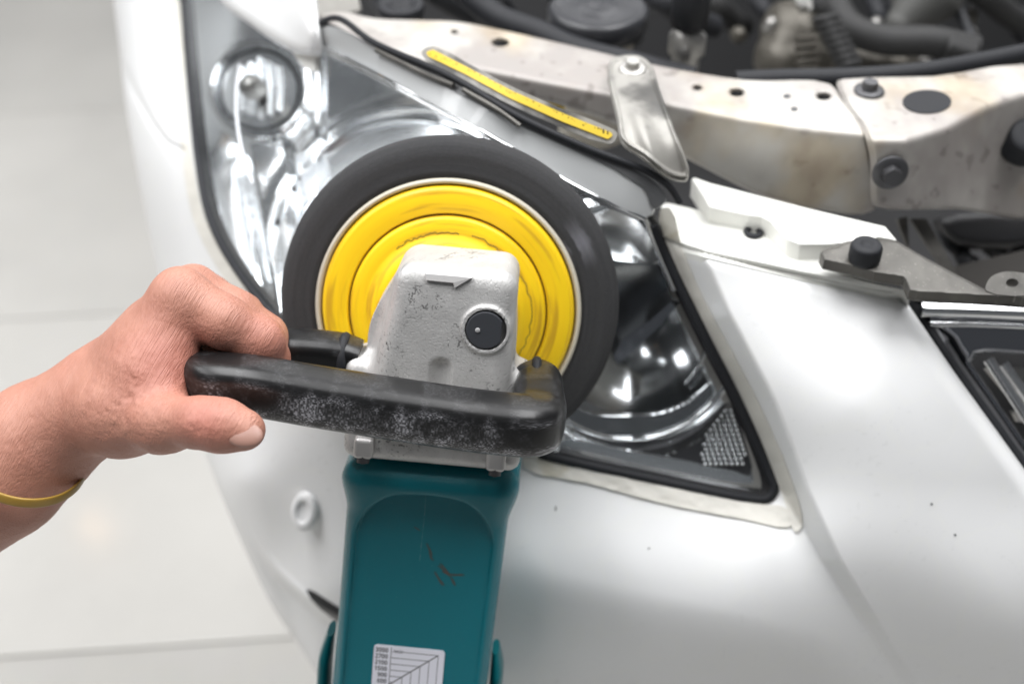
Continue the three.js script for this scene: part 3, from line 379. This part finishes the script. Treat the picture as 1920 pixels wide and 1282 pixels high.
for (let k = 0; k < 5; k++) bp('cooling_fin', sheet({ outline: [[1496, 66 + k * 15], [1536, 62 + k * 15], [1538, 69 + k * 15], [1498, 74 + k * 15]], step: 3, depth: () => 0.92, thick: 0.012 }), alu);
bp('engine_block', solid((x, y, z) => { const p = [x, y, z]; let d = 1; for (const [u, v, dd, r] of [[1500, 60, 0.97, 0.03], [1470, 110, 0.96, 0.022], [1620, 125, 0.95, 0.02], [1690, 128, 0.95, 0.016], [1560, 110, 0.96, 0.024]]) { const q = P(u, v, dd); d = smin(d, Math.hypot(p[0] - q.x, (p[1] - q.y) * 1.2, p[2] - q.z) - r, 0.01); } return d + 0.004 * (fbm(x * 90, y * 90, z * 90, 2) - 0.5); }, [0.12, 0.66, -0.45], [0.36, 0.86, -0.18], 0.004), alu);
bp('reservoir', solid((x, y, z) => { const a = P(1690, 45, 0.94), b = P(1745, -10, 0.94); const t = clamp(((x - a.x) * (b.x - a.x) + (y - a.y) * (b.y - a.y) + (z - a.z) * (b.z - a.z)) / a.distanceToSquared(b)); return Math.hypot(x - mixn(a.x, b.x, t), y - mixn(a.y, b.y, t), z - mixn(a.z, b.z, t)) - mixn(0.012, 0.024, t); }, [0.2, 0.68, -0.42], [0.4, 0.86, -0.2], 0.004), std({ color: rgb(0.07, 0.07, 0.066), roughness: 0.6 }));
{ const g = lathe([[0, 0], [0.008, 0], [0.0085, 0.02], [0.007, 0.03], [0, 0.032]], 24); g.rotateZ(0.35); const p = P(1516, 14, 0.92); g.translate(p.x, p.y, p.z); bp('terminal_cap', g, M.chrome); }
bp('wiring', tubePx([[1770, -40, 0.95], [1800, 20, 0.94], [1822, 70, 0.93]], 0.004, { n: 24 }), M.dark);
bp('bay_brace', sheet({ outline: [[1684, 410], [1702, 405], [1706, 470], [1690, 430]], step: 3, depth: () => 0.76, thick: 0.004 }), M.zinc);
bp('bay_brace', sheet({ outline: [[1708, 410], [1738, 410], [1800, 520], [1780, 520]], step: 4, depth: (u, v) => 0.765, thick: 0.004 }), M.zinc);
bp('bay_plate', sheet({ outline: [[1790, 500], [1960, 460], [1960, 560], [1820, 545]], step: 5, depth: () => 0.79, thick: 0.006 }), std({ color: rgb(0.06, 0.055, 0.05), roughness: 0.6 }));
bp('bay_duct', sheet({ outline: smooth([[1760, 408], [1960, 402], [1960, 452], [1800, 462], [1770, 440]], 4, true), step: 5, depth: (u, v, e) => 0.80 + roll(e, 20, 0.01), thick: 0.01 }), std({ color: rgb(0.02, 0.02, 0.022), roughness: 0.5 }));
bp('yellow_cable', tubePx([[1018, 170, 0.79], [1034, 190, 0.78], [1056, 206, 0.78]], 0.005, { n: 16 }), M.yellow);
{ // hoses, wires and clamps crowding the bay
  const r = rng(41), tones = [M.rubber, M.dark, grey];
  for (let k = 0; k < 16; k++) { const u = 660 + k * 78 + r() * 50, v = -50 + r() * 60, d = 0.93 + r() * 0.14, w = 60 + r() * 130, h = 60 + r() * 90; bp(k % 3 ? 'wire' : 'hose', tubePx([[u, v, d], [u + w * 0.3, v + h * (0.2 + r() * 0.4), d - 0.02], [u + w * 0.7, v + h * 0.8, d + 0.01], [u + w, v + h, d + 0.03]], 0.003 + r() * 0.007, { n: 30, m: 10 }), tones[k % 3]); }
  for (let k = 0; k < 12; k++) { const u = 1340 + r() * 560, v = -10 + r() * 130, d = 0.95 + r() * 0.08, g = lathe([[0, 0], [0.006, 0], [0.0065, 0.002], [0.005, 0.004], [0.004, 0.009], [0, 0.01]], 14); g.rotateX(r() * 1.4); g.rotateZ(r() - 0.5); const p = P(u, v, d); g.translate(p.x, p.y, p.z); bp('clamp_bolt', g, k % 2 ? M.steel : alu); }
  for (let k = 0; k < 5; k++) { const u = 1760 + k * 36, v = 425 + r() * 60; bp('wire', tubePx([[u, v - 20, 0.82], [u + 20, v + 20, 0.81], [u + 70, v + 50, 0.82]], 0.002 + r() * 0.004, { n: 20, m: 8 }), tones[k % 3]); }
}
// the raised bonnet that shades the engine bay
{
  const slab = (w, t, l) => { const g = new THREE.BoxGeometry(w, t, l, 20, 1, 10), p = g.attributes.position; for (let i = 0; i < p.count; i++) { const x = p.getX(i) / w * 2, z = p.getZ(i) / l * 2; p.setY(i, p.getY(i) - 0.05 * x * x - 0.03 * z * z); } g.computeVertexNormals(); return g; };
  const put = (g, dn) => { g.translate(0, dn, 0); g.rotateX(0.98); g.translate(0.58, 1.38, -0.86); return g; };
  const bonnet = part('bonnet', put(slab(1.5, 0.022, 1.0), 0), M.paint); part('bonnet_lining', put(slab(1.36, 0.012, 0.86), -0.02), M.dark, bonnet);
}

// ---------------------------------------------------------------- polisher
const ROLL = 5.2 * Math.PI / 180, TILT = 17.5 * Math.PI / 180;
const cR = new V3(1, 0, 0), cU = new V3(0, C, -S), cV = new V3(0, -S, -C);
const ex = cR.clone().multiplyScalar(Math.cos(ROLL)).addScaledVector(cU, -Math.sin(ROLL)), up0 = cR.clone().multiplyScalar(Math.sin(ROLL)).addScaledVector(cU, Math.cos(ROLL));
const ez = cV.clone().multiplyScalar(-Math.cos(TILT)).addScaledVector(up0, -Math.sin(TILT)), ey = new V3().crossVectors(ez, ex);
const O = P(847, 556, 0.688);
const polisher = new THREE.Group(); polisher.name = 'polisher'; scene.add(polisher);
polisher.matrix.makeBasis(ex, ey, ez).setPosition(O); polisher.matrix.decompose(polisher.position, polisher.quaternion, polisher.scale);
polisher.userData = { label: 'teal electric car polisher with black loop handle and yellow backing plate', category: 'power tool' };
// a photographed point on the tool's own level z
const L = (u, v, z) => { const a = (u - 960) / F, b = (641 - v) / F, dir = new V3(a, -S + C * b, -C - S * b), w = CAM.clone().sub(O); const t = (z - w.dot(ez)) / dir.dot(ez); const p = w.addScaledVector(dir, t); return new V3(p.dot(ex), p.dot(ey), z); };
const tp = (name, geo, mat, parent = polisher) => mesh(name, geo, mat, parent);
const about = (profile, seg = 96) => { const g = lathe(profile, seg); g.rotateX(Math.PI / 2); return g; };   // axis y becomes z
const T = {};
const mT = L(808, 880, 0.092), mB = L(766, 1282, 0.092), mW = 0.0442;
const tealMap = (() => {   // paint with its scratches, worn edge and stain
  const c = document.createElement('canvas'), W = 1000, H = 1400; c.width = W; c.height = H; const x = c.getContext('2d'); x.fillStyle = 'rgb(0,112,124)'; x.fillRect(0, 0, W, H);
  const at = (u, v, z = 0.0885) => { const p = L(u, v, z); return [(p.x + 0.075) / 0.125 * W, (1 - (p.y - mB.y + 0.03) / (mT.y + 0.033 - mB.y)) * H]; }, r = rng(77);
  const stroke = (pts, w, col, gap = 0) => { x.strokeStyle = col; x.lineCap = 'round'; for (let i = 0; i + 1 < pts.length; i++) { const a = at(...pts[i]), b = at(...pts[i + 1]), n = Math.max(1, Math.round(Math.hypot(b[0] - a[0], b[1] - a[1]) / 9)); for (let k = 0; k < n; k++) { if (r() < gap) continue; x.lineWidth = w * (0.4 + 0.9 * r()); x.beginPath(); x.moveTo(mixn(a[0], b[0], k / n), mixn(a[1], b[1], k / n)); x.lineTo(mixn(a[0], b[0], (k + 1) / n) + r() - 0.5, mixn(a[1], b[1], (k + 1) / n)); x.stroke(); } } };
  for (let k = 0; k < 260; k++) { const a = r() * W, b = r() * H; x.fillStyle = `rgba(${150 + r() * 60 | 0},${170 + r() * 50 | 0},175,${0.1 + r() * 0.35})`; x.fillRect(a, b, 1 + r() * 2, 1 + r() * 2); }
  for (let k = 0; k < 40; k++) { const a = r() * W, b = r() * H, t = r() * 3.1; x.strokeStyle = 'rgba(120,150,150,0.14)'; x.lineWidth = 1; x.beginPath(); x.moveTo(a, b); x.lineTo(a + Math.cos(t) * (8 + r() * 40), b + Math.sin(t) * (8 + r() * 40)); x.stroke(); }
  stroke([[798, 925], [796, 960], [791, 1010], [786, 1055]], 1.6, 'rgba(150,165,160,0.75)', 0.1);
  for (const pts of [[[800, 1022], [806, 1035], [808, 1048]], [[806, 1046], [816, 1058], [826, 1066], [840, 1080]], [[826, 1060], [838, 1074], [846, 1086], [854, 1102]], [[815, 1075], [824, 1090], [834, 1104]], [[830, 1074], [848, 1080], [868, 1080]], [[776, 990], [786, 996]]]) stroke(pts, 12, 'rgba(92,72,64,0.5)', 0.2);
  const t = new THREE.CanvasTexture(c); t.colorSpace = THREE.SRGBColorSpace; return t;
})();
T.foam = std({ roughness: 0.95, map: (() => { const t = texture(512, 1, (x, y) => { const n = 0.255 + 0.05 * (fbm(x * 12, y * 40, 1, 4, 4) - 0.5) + 0.05 * (hash3(Math.floor(x * 512), Math.floor(y * 512), 2) - 0.5), sm = sst(0.035, 0.0, Math.abs(x - 0.34)) * sst(0.4, 0.6, fbm(x * 50, y * 8, 3, 4, 2)) * sst(0.5, 0.6, y); return [n + sm * 0.25, n + sm * 0.25, n + 0.005 + sm * 0.27]; }); t.repeat.set(1, 1); return t; })(), bumpMap: texture(256, 0.02, (x, y) => hash3(Math.floor(x * 256), Math.floor(y * 256), 1) * 0.5 + 0.5 * fbm(x * 32, y * 32, 0, 2, 32), false), bumpScale: 0.0004 });
T.yellow = std({ roughness: 0.42, map: (() => { const t = texture(512, 1, (x, y) => { const n = fbm(x * 4, y * 40, 2, 5, 4), s = sst(0.55, 0.8, fbm(x * 8, y * 24, 6, 5, 8)), l = sst(0.62, 0.85, fbm(x * 10, y * 16, 17, 4, 2)); return [mixn(0.985, 0.72, s * 0.6) + l * 0.015, mixn(0.815 + 0.05 * (n - 0.5), 0.57, s * 0.7) + l * 0.1, mixn(0.1, 0.14, s) + l * 0.35]; }); t.repeat.set(1, 1); return t; })() });
T.cream = std({ color: rgb(0.6, 0.56, 0.46), roughness: 0.6 });
T.cast = std({ metalness: 0.3, roughness: 0.48, map: texture(560, 0.11, (x, y) => { const zone = sst(0.5, 0.7, fbm(x * 7, y * 7, 4, 4, 7)), pit = sst(0.69, 0.78, fbm(x * 90, y * 90, 2, 2, 90)) * zone, tiny = sst(0.8, 0.88, vnoise(x * 200, y * 200, 3, 200)) * (0.25 + 0.5 * zone); const n = 0.8 - 0.1 * fbm(x * 14, y * 14, 6, 4, 14) - 0.26 * pit - 0.2 * tiny; return [n, n * 0.995, n * 0.985]; }), bumpMap: texture(512, 0.05, (x, y) => 0.6 * fbm(x * 60, y * 60, 0, 3, 60) + 0.4 * sst(0.2, 0.36, fbm(x * 40, y * 40, 9, 3, 40)), false), bumpScale: 0.00018 });
T.teal = phy({ roughness: 0.24, specularIntensity: 0.9, map: tealMap, bumpMap: texture(256, 0.02, (x, y) => fbm(x * 50, y * 50, 0, 2, 50), false), bumpScale: 0.00006 });
T.handle = std({ roughness: 0.33, map: (() => { const t = texture(640, 1, (x, y) => { const v = y, wr = Math.abs(v - 0.95), band = sst(0.16, 0.02, Math.min(wr, 1 - wr)), g = fbm(x * 72, y * 16, 3, 5, 8), fine = hash3(Math.floor(x * 640), Math.floor(y * 180), 9); const big = fbm(x * 24, y * 8, 9, 4, 8), d = clamp((0.3 * sst(0.5, 0.7, g) + 1.7 * band * sst(0.16, 0.5, big) * (0.45 + 0.55 * sst(0.35, 0.6, g))) * (0.15 + 0.85 * fine * fine)); const n = 0.075 + 0.55 * d; return [n, n, n * 1.03]; }); t.repeat.set(1 / 0.36, 1 / 0.08); return t; })() });
T.button = std({ color: rgb(0.045, 0.048, 0.055), roughness: 0.45 });

const pad = tp('foam_pad', about([[0, 0.001], [0.07, 0.001], [0.082, 0.003], [0.0875, 0.008], [0.0893, 0.014], [0.0885, 0.02], [0.0855, 0.0245], [0.08, 0.0262], [0.0755, 0.0255], [0.073, 0.0268], [0.069, 0.0262], [0.0685, 0.02], [0.0, 0.02]], 128), T.foam);
tp('pad_rim', about([[0.0655, 0.02], [0.069, 0.022], [0.0692, 0.0268], [0.0684, 0.0285], [0.067, 0.028], [0.0662, 0.026], [0.0655, 0.02]], 128), T.cream, pad);
const plate = tp('backing_plate', about([[0.0, 0.018], [0.0652, 0.018], [0.0655, 0.027], [0.0648, 0.0292], [0.063, 0.0302], [0.0575, 0.0308], [0.0525, 0.0309], [0.0519, 0.0303], [0.0515, 0.0287], [0.0508, 0.0287], [0.0504, 0.0312], [0.049, 0.0322], [0.0455, 0.0328], [0.0428, 0.0329], [0.042, 0.0327], [0.0385, 0.0345], [0.036, 0.0365], [0.033, 0.0372], [0.0, 0.0372]], 128), T.yellow);
tp('plate_groove', about([[0.0500, 0.0286], [0.0512, 0.0291], [0.0521, 0.0286]], 96), M.black, plate);
tp('plate_hub', about([[0, 0.036], [0.0315, 0.036], [0.0305, 0.046], [0.027, 0.05], [0.0, 0.05]], 96), std({ color: rgb(0.92, 0.8, 0.3), roughness: 0.45 }), plate);
for (const [a0, a1, rr] of [[-0.75, 1.35, 0.0432], [1.5, 2.3, 0.0425]]) { const q = []; for (let k = 0; k <= 40; k++) { const a = mixn(a0, a1, k / 40), r = rr + 0.0011 * (fbm(k * 0.7, rr * 900, 1, 2) - 0.5) * 2; q.push(new V3(r * Math.cos(a), r * Math.sin(a), 0.0329)); } tp('plate_crack', sweep(q, 0.00022, 0.00022, { n: 120, m: 6, power: 2 }), std({ color: rgb(0.12, 0.095, 0.03), roughness: 0.9 }), plate); }
tp('spindle', about([[0, 0.045], [0.014, 0.045], [0.014, 0.064], [0, 0.064]], 32), M.steel);

// cast gear housing
const box3 = (x, y, z, cx, cy, cz, hx, hy, hz, r) => { const qx = Math.abs(x - cx) - hx + r, qy = Math.abs(y - cy) - hy + r, qz = Math.abs(z - cz) - hz + r; return Math.hypot(Math.max(qx, 0), Math.max(qy, 0), Math.max(qz, 0)) + Math.min(Math.max(qx, qy, qz), 0) - r; };
const capsule = (x, y, z, a, b, ra, rb) => { const dx = b.x - a.x, dy = b.y - a.y, dz = b.z - a.z, t = clamp(((x - a.x) * dx + (y - a.y) * dy + (z - a.z) * dz) / (dx * dx + dy * dy + dz * dz)); return Math.hypot(x - a.x - dx * t, y - a.y - dy * t, z - a.z - dz * t) - mixn(ra, rb, t); };
const ZF = 0.104;
const top = L(845, 506, ZF), faceL = L(712, 600, ZF), faceR = L(966, 610, ZF), btn = L(911, 618, ZF), slot = L(826, 688, ZF), neckT = L(811, 815, 0.096), neckB = L(807, 876, 0.096);
const cx0 = (faceL.x + faceR.x) / 2, hw0 = (faceR.x - faceL.x) / 2;
const hang = L(660, 676, 0.08), hangR = L(990, 705, 0.08);
const gearField = (x, y, z) => {
  const yn = (top.y - y), taper = mixn(-0.003, 0.002, clamp(yn / 0.06)), lean = mixn(0.0028, -0.002, clamp(yn / 0.06));
  let d = box3(x, y, z, cx0 + lean, (top.y + neckT.y) / 2, 0.078, hw0 + taper, (top.y - neckT.y) / 2, 0.026, 0.0085);
  d = smax(d, (z - ZF) * 0.97 + (y - top.y + 0.006) * 0.25, 0.004);
  d = smin(d, Math.max(Math.hypot(x, y) - 0.034, Math.abs(z - 0.07) - 0.014), 0.008);                // spindle end
  d = smin(d, box3(x, y, z, (hang.x + hangR.x) / 2, hang.y - 0.006, 0.078, (hangR.x - hang.x) / 2 + 0.002, 0.011, 0.016, 0.006), 0.006);   // handle lugs
  d = smin(d, box3(x, y, z, neckT.x, neckB.y + 0.02, 0.062, 0.0428, 0.02, 0.034, 0.006), 0.006);   // flange to the motor
  d = smax(d, -capsule(x, y, z, new V3(slot.x, slot.y - 0.03, ZF + 0.002), new V3(slot.x, slot.y - 0.001, ZF + 0.002), 0.0055, 0.0055), 0.0012);
  d = smin(d, Math.max(Math.hypot(x - btn.x, y - btn.y) - 0.0112, Math.abs(z - ZF + 0.002) - 0.0032), 0.002);
  d = Math.max(d, -Math.max(Math.hypot(x - btn.x, y - btn.y) - 0.0095, ZF - 0.004 - z));
  return d;
};
const gear = tp('gear_housing', solid(gearField, [-0.06, -0.082, 0.036], [0.06, 0.056, 0.116], 0.0013), T.cast);
tp('lock_button', (() => { const s = new THREE.Shape(); s.absarc(0, 0, 0.0083, 0.6, Math.PI * 2 - 0.6, false); s.closePath(); const g = new THREE.ExtrudeGeometry(s, { depth: 0.0052, bevelEnabled: true, bevelSize: 0.0006, bevelThickness: 0.0006, bevelSegments: 2, curveSegments: 32 }); g.translate(btn.x - 0.0002, btn.y, ZF - 0.0042); return g; })(), T.button, gear);
tp('button_dimple', (() => { const g = new THREE.SphereGeometry(0.0012, 14, 10); g.scale(1, 1, 0.4); const p = L(896, 617, ZF); g.translate(p.x, p.y, ZF + 0.0018); return g; })(), std({ color: rgb(0.4, 0.4, 0.4), roughness: 0.5 }), gear);
{ const pts = [[799, 513], [845, 517], [857, 518], [884, 521], [853, 538], [851, 529], [800, 524]].map(([u, v]) => L(u, v, ZF)); const s = new THREE.Shape(pts.map((p) => new THREE.Vector2(p.x, p.y))); const g = new THREE.ExtrudeGeometry(s, { depth: 0.0016, bevelEnabled: true, bevelSize: 0.0004, bevelThickness: 0.0005, bevelSegments: 2 }); const pos = g.attributes.position; for (let i = 0; i < pos.count; i++) { const y = pos.getY(i); pos.setZ(i, pos.getZ(i) + ZF - 0.0012 - Math.max(0, (y - top.y + 0.006) * 0.25)); } g.computeVertexNormals(); tp('rotation_arrow', g, std({ color: rgb(0.62, 0.61, 0.6), metalness: 0.35, roughness: 0.45 }), gear); }
for (const [u, v] of [[682, 838], [930, 862]]) { const p = L(u, v, 0.099); const g = new RoundedBoxGeometry(0.0095, 0.0105, 0.009, 3, 0.0022); g.translate(p.x, p.y, 0.098); tp('bolt_boss', g, std({ color: rgb(0.5, 0.49, 0.48), metalness: 0.4, roughness: 0.45 }), gear); const b = new THREE.CylinderGeometry(0.0034, 0.0034, 0.006, 6); b.translate(p.x, p.y - 0.0045, 0.099); tp('bolt', b, M.bolt, gear); }

// loop handle
const hp = [[L(672, 676, 0.08), 0.0095], [L(640, 668, 0.08), 0.0105], [L(560, 662, 0.08), 0.011], [L(470, 665, 0.083), 0.011], [L(412, 680, 0.094), 0.0115], [L(388, 700, 0.112), 0.0122], [L(402, 714, 0.127), 0.0124], [L(470, 722, 0.131), 0.0124], [L(600, 744, 0.131), 0.0126], [L(760, 769, 0.131), 0.0127], [L(900, 789, 0.131), 0.0128], [L(982, 797, 0.131), 0.0128], [L(1000, 796, 0.128), 0.0128], [L(1009, 782, 0.116), 0.0128], [L(1009, 748, 0.1), 0.0118], [L(1006, 720, 0.085), 0.011], [L(985, 706, 0.08), 0.0095]];
const grip = sweep(hp.map((q) => q[0]), hp.map((q) => q[1]), hp.map((q) => q[1] * 0.97), { n: 240, m: 40, power: 3.5, up: new V3(0, 1, 0.15) });
const handle = tp('loop_handle', grip, T.handle);
tp('handle_seam', sweep([L(404, 690, 0.123), L(520, 703, 0.134), L(700, 728, 0.135), L(880, 757, 0.135), L(975, 768, 0.134)], 0.0006, 0.0006, { n: 60, m: 6, power: 2 }), M.black, handle);
for (const p of [[L(645, 669, 0.08), 0.0118], [L(1003, 716, 0.083), 0.0122]]) { const g = new THREE.TorusGeometry(p[1] - 0.002, 0.0024, 10, 40); g.rotateY(Math.PI / 2); g.translate(p[0].x, p[0].y, p[0].z); tp('handle_collar', g, M.rubber, handle); }

// teal motor housing
const motorField = (x, y, z) => {
  const t = clamp((mT.y - y) / 0.1), cx = mT.x + (mB.x - mT.x) * ((mT.y - y) / (mT.y - mB.y)), wide = mW - 0.0035 * sst(0.1, 0.3, t) - 0.0005 * t;
  let d = box3(x, y, z, cx, mT.y - 0.1, 0.056, wide, 0.1, 0.038 - 0.0025 * sst(0.08, 0.3, t), 0.012);
  const rx = Math.abs(x - cx) - 0.034 + 0.02, ry = Math.abs(y - mT.y + 0.097 + 6 * (x - cx) ** 2) - 0.083 + 0.02, rec = Math.hypot(Math.max(rx, 0), Math.max(ry, 0)) + Math.min(Math.max(rx, ry), 0) - 0.02; d = smax(d, -Math.max(rec, 0.0872 - z), 0.0026);
  return d;
};
const motor = tp('motor_housing', solid(motorField, [-0.085, mT.y - 0.205, 0.014], [0.05, mT.y + 0.003, 0.1], 0.0013, null, (x, y) => [(x + 0.075) / 0.125, (y - mB.y + 0.03) / (mT.y + 0.033 - mB.y)]), T.teal);
for (const [a, b, c, s] of [[[607, 1300], [612, 1220], [622, 1178], -1], [[926, 1310], [932, 1250], [930, 1212], 1]]) tp('side_cap', sweep([L(...a, 0.06), L(...b, 0.06), L(...c, 0.06)], [0.0035, 0.0035, 0.002], [0.014, 0.014, 0.008], { n: 20, m: 20, power: 2.4, up: new V3(0, 0, 1) }), phy({ color: rgb(0.0, 0.11, 0.125), roughness: 0.28 }), motor);
{ // speed chart
  const c = document.createElement('canvas'); c.width = 512; c.height = 460; const x = c.getContext('2d'); x.fillStyle = '#e9e9f2'; x.fillRect(0, 0, 512, 460); x.fillStyle = '#15151a'; x.font = 'bold 42px sans-serif'; ['3000', '2700', '2100', '1500', '900', '600'].forEach((s, i) => x.fillText(s, s.length < 4 ? 38 : 12, 48 + i * 43));
  x.font = 'italic bold 32px sans-serif'; x.fillText('/min', 134, 46); x.fillRect(124, 10, 4, 420); x.fillRect(205, 34, 262, 4);
  for (let i = 1; i < 6; i++) x.fillRect(124, 36 + i * 43, 340 - i * 62, 4); for (let i = 0; i < 5; i++) x.fillRect(464 - i * 62, 36 + i * 43, 4, 420); x.strokeStyle = '#15151a'; x.lineWidth = 7; x.beginPath(); x.moveTo(464, 36); x.lineTo(120, 275); x.stroke();
  const t = new THREE.CanvasTexture(c); t.colorSpace = THREE.SRGBColorSpace; const z = 0.0925, a = L(699, 1217, z), b = L(833, 1230, z), e = L(690, 1340, z); const g = new RoundedBoxGeometry(1, 1, 1, 1, 0.01); const w = a.distanceTo(b), h = a.distanceTo(e); const pl = new THREE.Shape(); const r = 0.0022; pl.moveTo(r, 0); pl.lineTo(w - r, 0); pl.quadraticCurveTo(w, 0, w, -r); pl.lineTo(w, -h); pl.lineTo(0, -h); pl.lineTo(0, -r); pl.quadraticCurveTo(0, 0, r, 0);
  const sg = new THREE.ExtrudeGeometry(pl, { depth: 0.0006, bevelEnabled: false, curveSegments: 6 }); const p = sg.attributes.position, uv = sg.attributes.uv; for (let i = 0; i < p.count; i++) uv.setXY(i, p.getX(i) / w, 1 + p.getY(i) / h); sg.rotateZ(Math.atan2(b.y - a.y, b.x - a.x)); sg.translate(a.x, a.y, 0.0871); tp('speed_label', sg, std({ map: t, roughness: 0.4 }), motor);
}

// ---------------------------------------------------------------- person: forearm and hand on the handle
{
  const bones = []; const J = (u, v, d) => P(u, v, d);
  const chain = (k, ...q) => { for (let i = 0; i + 1 < q.length; i++) bones.push([J(...q[i]), J(...q[i + 1]), q[i][3], q[i + 1][3], k]); };
  chain(0.012, [-260, 1060, 0.625, 0.038], [0, 882, 0.61, 0.03], [84, 816, 0.608, 0.0252], [170, 756, 0.605, 0.0192], [222, 718, 0.602, 0.017]);
  chain(0.014, [160, 772, 0.598, 0.0185], [226, 774, 0.58, 0.0165], [305, 792, 0.56, 0.013]);
  chain(0.006, [305, 792, 0.56, 0.0126], [378, 792, 0.546, 0.0102], [418, 798, 0.543, 0.0106], [458, 806, 0.541, 0.0088]);
  chain(0.014, [200, 725, 0.6, 0.016], [266, 658, 0.588, 0.0142], [338, 556, 0.58, 0.012]);
  chain(0.014, [210, 712, 0.612, 0.0155], [296, 618, 0.606, 0.0125], [362, 548, 0.604, 0.012]);
  chain(0.014, [210, 730, 0.625, 0.016], [305, 640, 0.625, 0.0135], [385, 560, 0.627, 0.0115]);
  chain(0.012, [232, 770, 0.582, 0.016], [290, 700, 0.576, 0.016], [322, 610, 0.578, 0.0125]);      // web between thumb and first finger
  const fingers = [[[338, 556, 0.579, 0.0128], [420, 604, 0.577, 0.0115], [486, 640, 0.582, 0.0108], [500, 672, 0.594, 0.0098], [478, 706, 0.606, 0.0088]], [[362, 548, 0.602, 0.0125], [440, 590, 0.6, 0.0112], [494, 632, 0.604, 0.0105], [500, 680, 0.616, 0.0095], [470, 712, 0.622, 0.0085]], [[385, 558, 0.626, 0.0118], [450, 592, 0.625, 0.0106], [490, 636, 0.628, 0.0098], [490, 684, 0.636, 0.009], [462, 712, 0.64, 0.008]], [[395, 590, 0.646, 0.0108], [450, 618, 0.646, 0.0096], [478, 650, 0.648, 0.009], [476, 690, 0.652, 0.0082], [452, 712, 0.654, 0.0075]]];
  for (const f of fingers) chain(0.005, ...f);
  const kn = fingers.map((f) => J(f[0][0], f[0][1], f[0][2] - 0.006));
  const nail = J(457, 814, 0.5342), ipj = J(388, 790, 0.537), base = J(265, 778, 0.562), web = J(318, 690, 0.566);
  const field = (x, y, z) => {
    let d = 1; for (const [a, b, ra, rb, k] of bones) { const c = capsule(x, y, z, a, b, ra, rb); d = d > 0.5 ? c : smin(d, c, k); }
    const dist = (p) => Math.hypot(x - p.x, y - p.y, z - p.z);
    d -= 0.0016 * Math.exp(-((dist(kn[0]) / 0.011) ** 2));
    const near = Math.exp(-((dist(base) / 0.026) ** 2)) + Math.exp(-((dist(ipj) / 0.009) ** 2)); d += near * 0.0007 * (fbm(x * 260 + y * 500, y * 240 - x * 180, z * 500, 2) - 0.5);
    d += 0.0005 * (fbm(x * 190, y * 190, z * 190, 3) - 0.5);
    return d;
  };
  const tone = (x, y, z) => { const n = fbm(x * 120, y * 120, z * 120, 3) - 0.5, m = fbm(x * 900, y * 900, z * 900, 2) - 0.5; const q = (p, r) => Math.exp(-((Math.hypot(x - p.x, y - p.y, z - p.z) / r) ** 2)); const red = 0.9 * q(ipj, 0.012) + 0.8 * q(web, 0.02) + 0.7 * q(J(500, 640, 0.58), 0.014); return [0.43 + 0.08 * n + 0.03 * m, (0.2 + 0.06 * n + 0.025 * m) * (1 - 0.2 * red), (0.143 + 0.045 * n + 0.03 * m) * (1 - 0.16 * red)]; };
  let lo = [1e9, 1e9, 1e9], hi = [-1e9, -1e9, -1e9]; for (const [a, b, ra, rb] of bones) for (const [p, r] of [[a, ra], [b, rb]]) [p.x, p.y, p.z].forEach((c, k) => { lo[k] = Math.min(lo[k], c - r - 0.006); hi[k] = Math.max(hi[k], c + r + 0.006); });
  const person = new THREE.Group(); person.name = 'person'; person.position.copy(J(0, 880, 0.61)); scene.add(person);
  person.userData = { label: 'bare forearm and hand with yellow wristband gripping the black loop handle', category: 'person' };
  const skinMat = phy({ vertexColors: true, roughness: 0.52, sheen: 0.15, bumpMap: texture(256, 0.016, (x, y) => 0.5 * fbm(x * 20, y * 20, 0, 3, 20) + 0.5 * fbm(x * 48, y * 24, 5, 2, 24), false), bumpScale: 0.0004 });
  const arm = mesh('forearm_and_hand', solid(field, lo, hi, 0.0017, tone), skinMat, person, person.position);
  const ng = new THREE.SphereGeometry(1, 28, 20); ng.scale(0.0082, 0.0056, 0.0022); ng.rotateZ(-0.18); ng.rotateX(-PITCH - 0.35); ng.translate(nail.x, nail.y, nail.z); mesh('thumb_nail', ng, phy({ color: rgb(0.34, 0.19, 0.15), roughness: 0.42 }), arm);
  const pts = []; const c = J(40, 846, 0.612), a = J(158, 890, 0.612).sub(c), b = J(-2, 932, 0.572).sub(c); for (let k = 0; k < 40; k++) { const t = k / 40 * 6.2832; pts.push(c.clone().addScaledVector(a, Math.cos(t)).addScaledVector(b, Math.sin(t))); }
  const axis = new V3().crossVectors(a, b).normalize(); mesh('wristband', sweep(pts, 0.0009, 0.0024, { n: 120, m: 14, power: 3, closed: true, caps: false, up: axis }), std({ color: rgb(0.33, 0.2, 0.035), roughness: 0.4 }), person, person.position);
}
renderer.render(scene, camera);
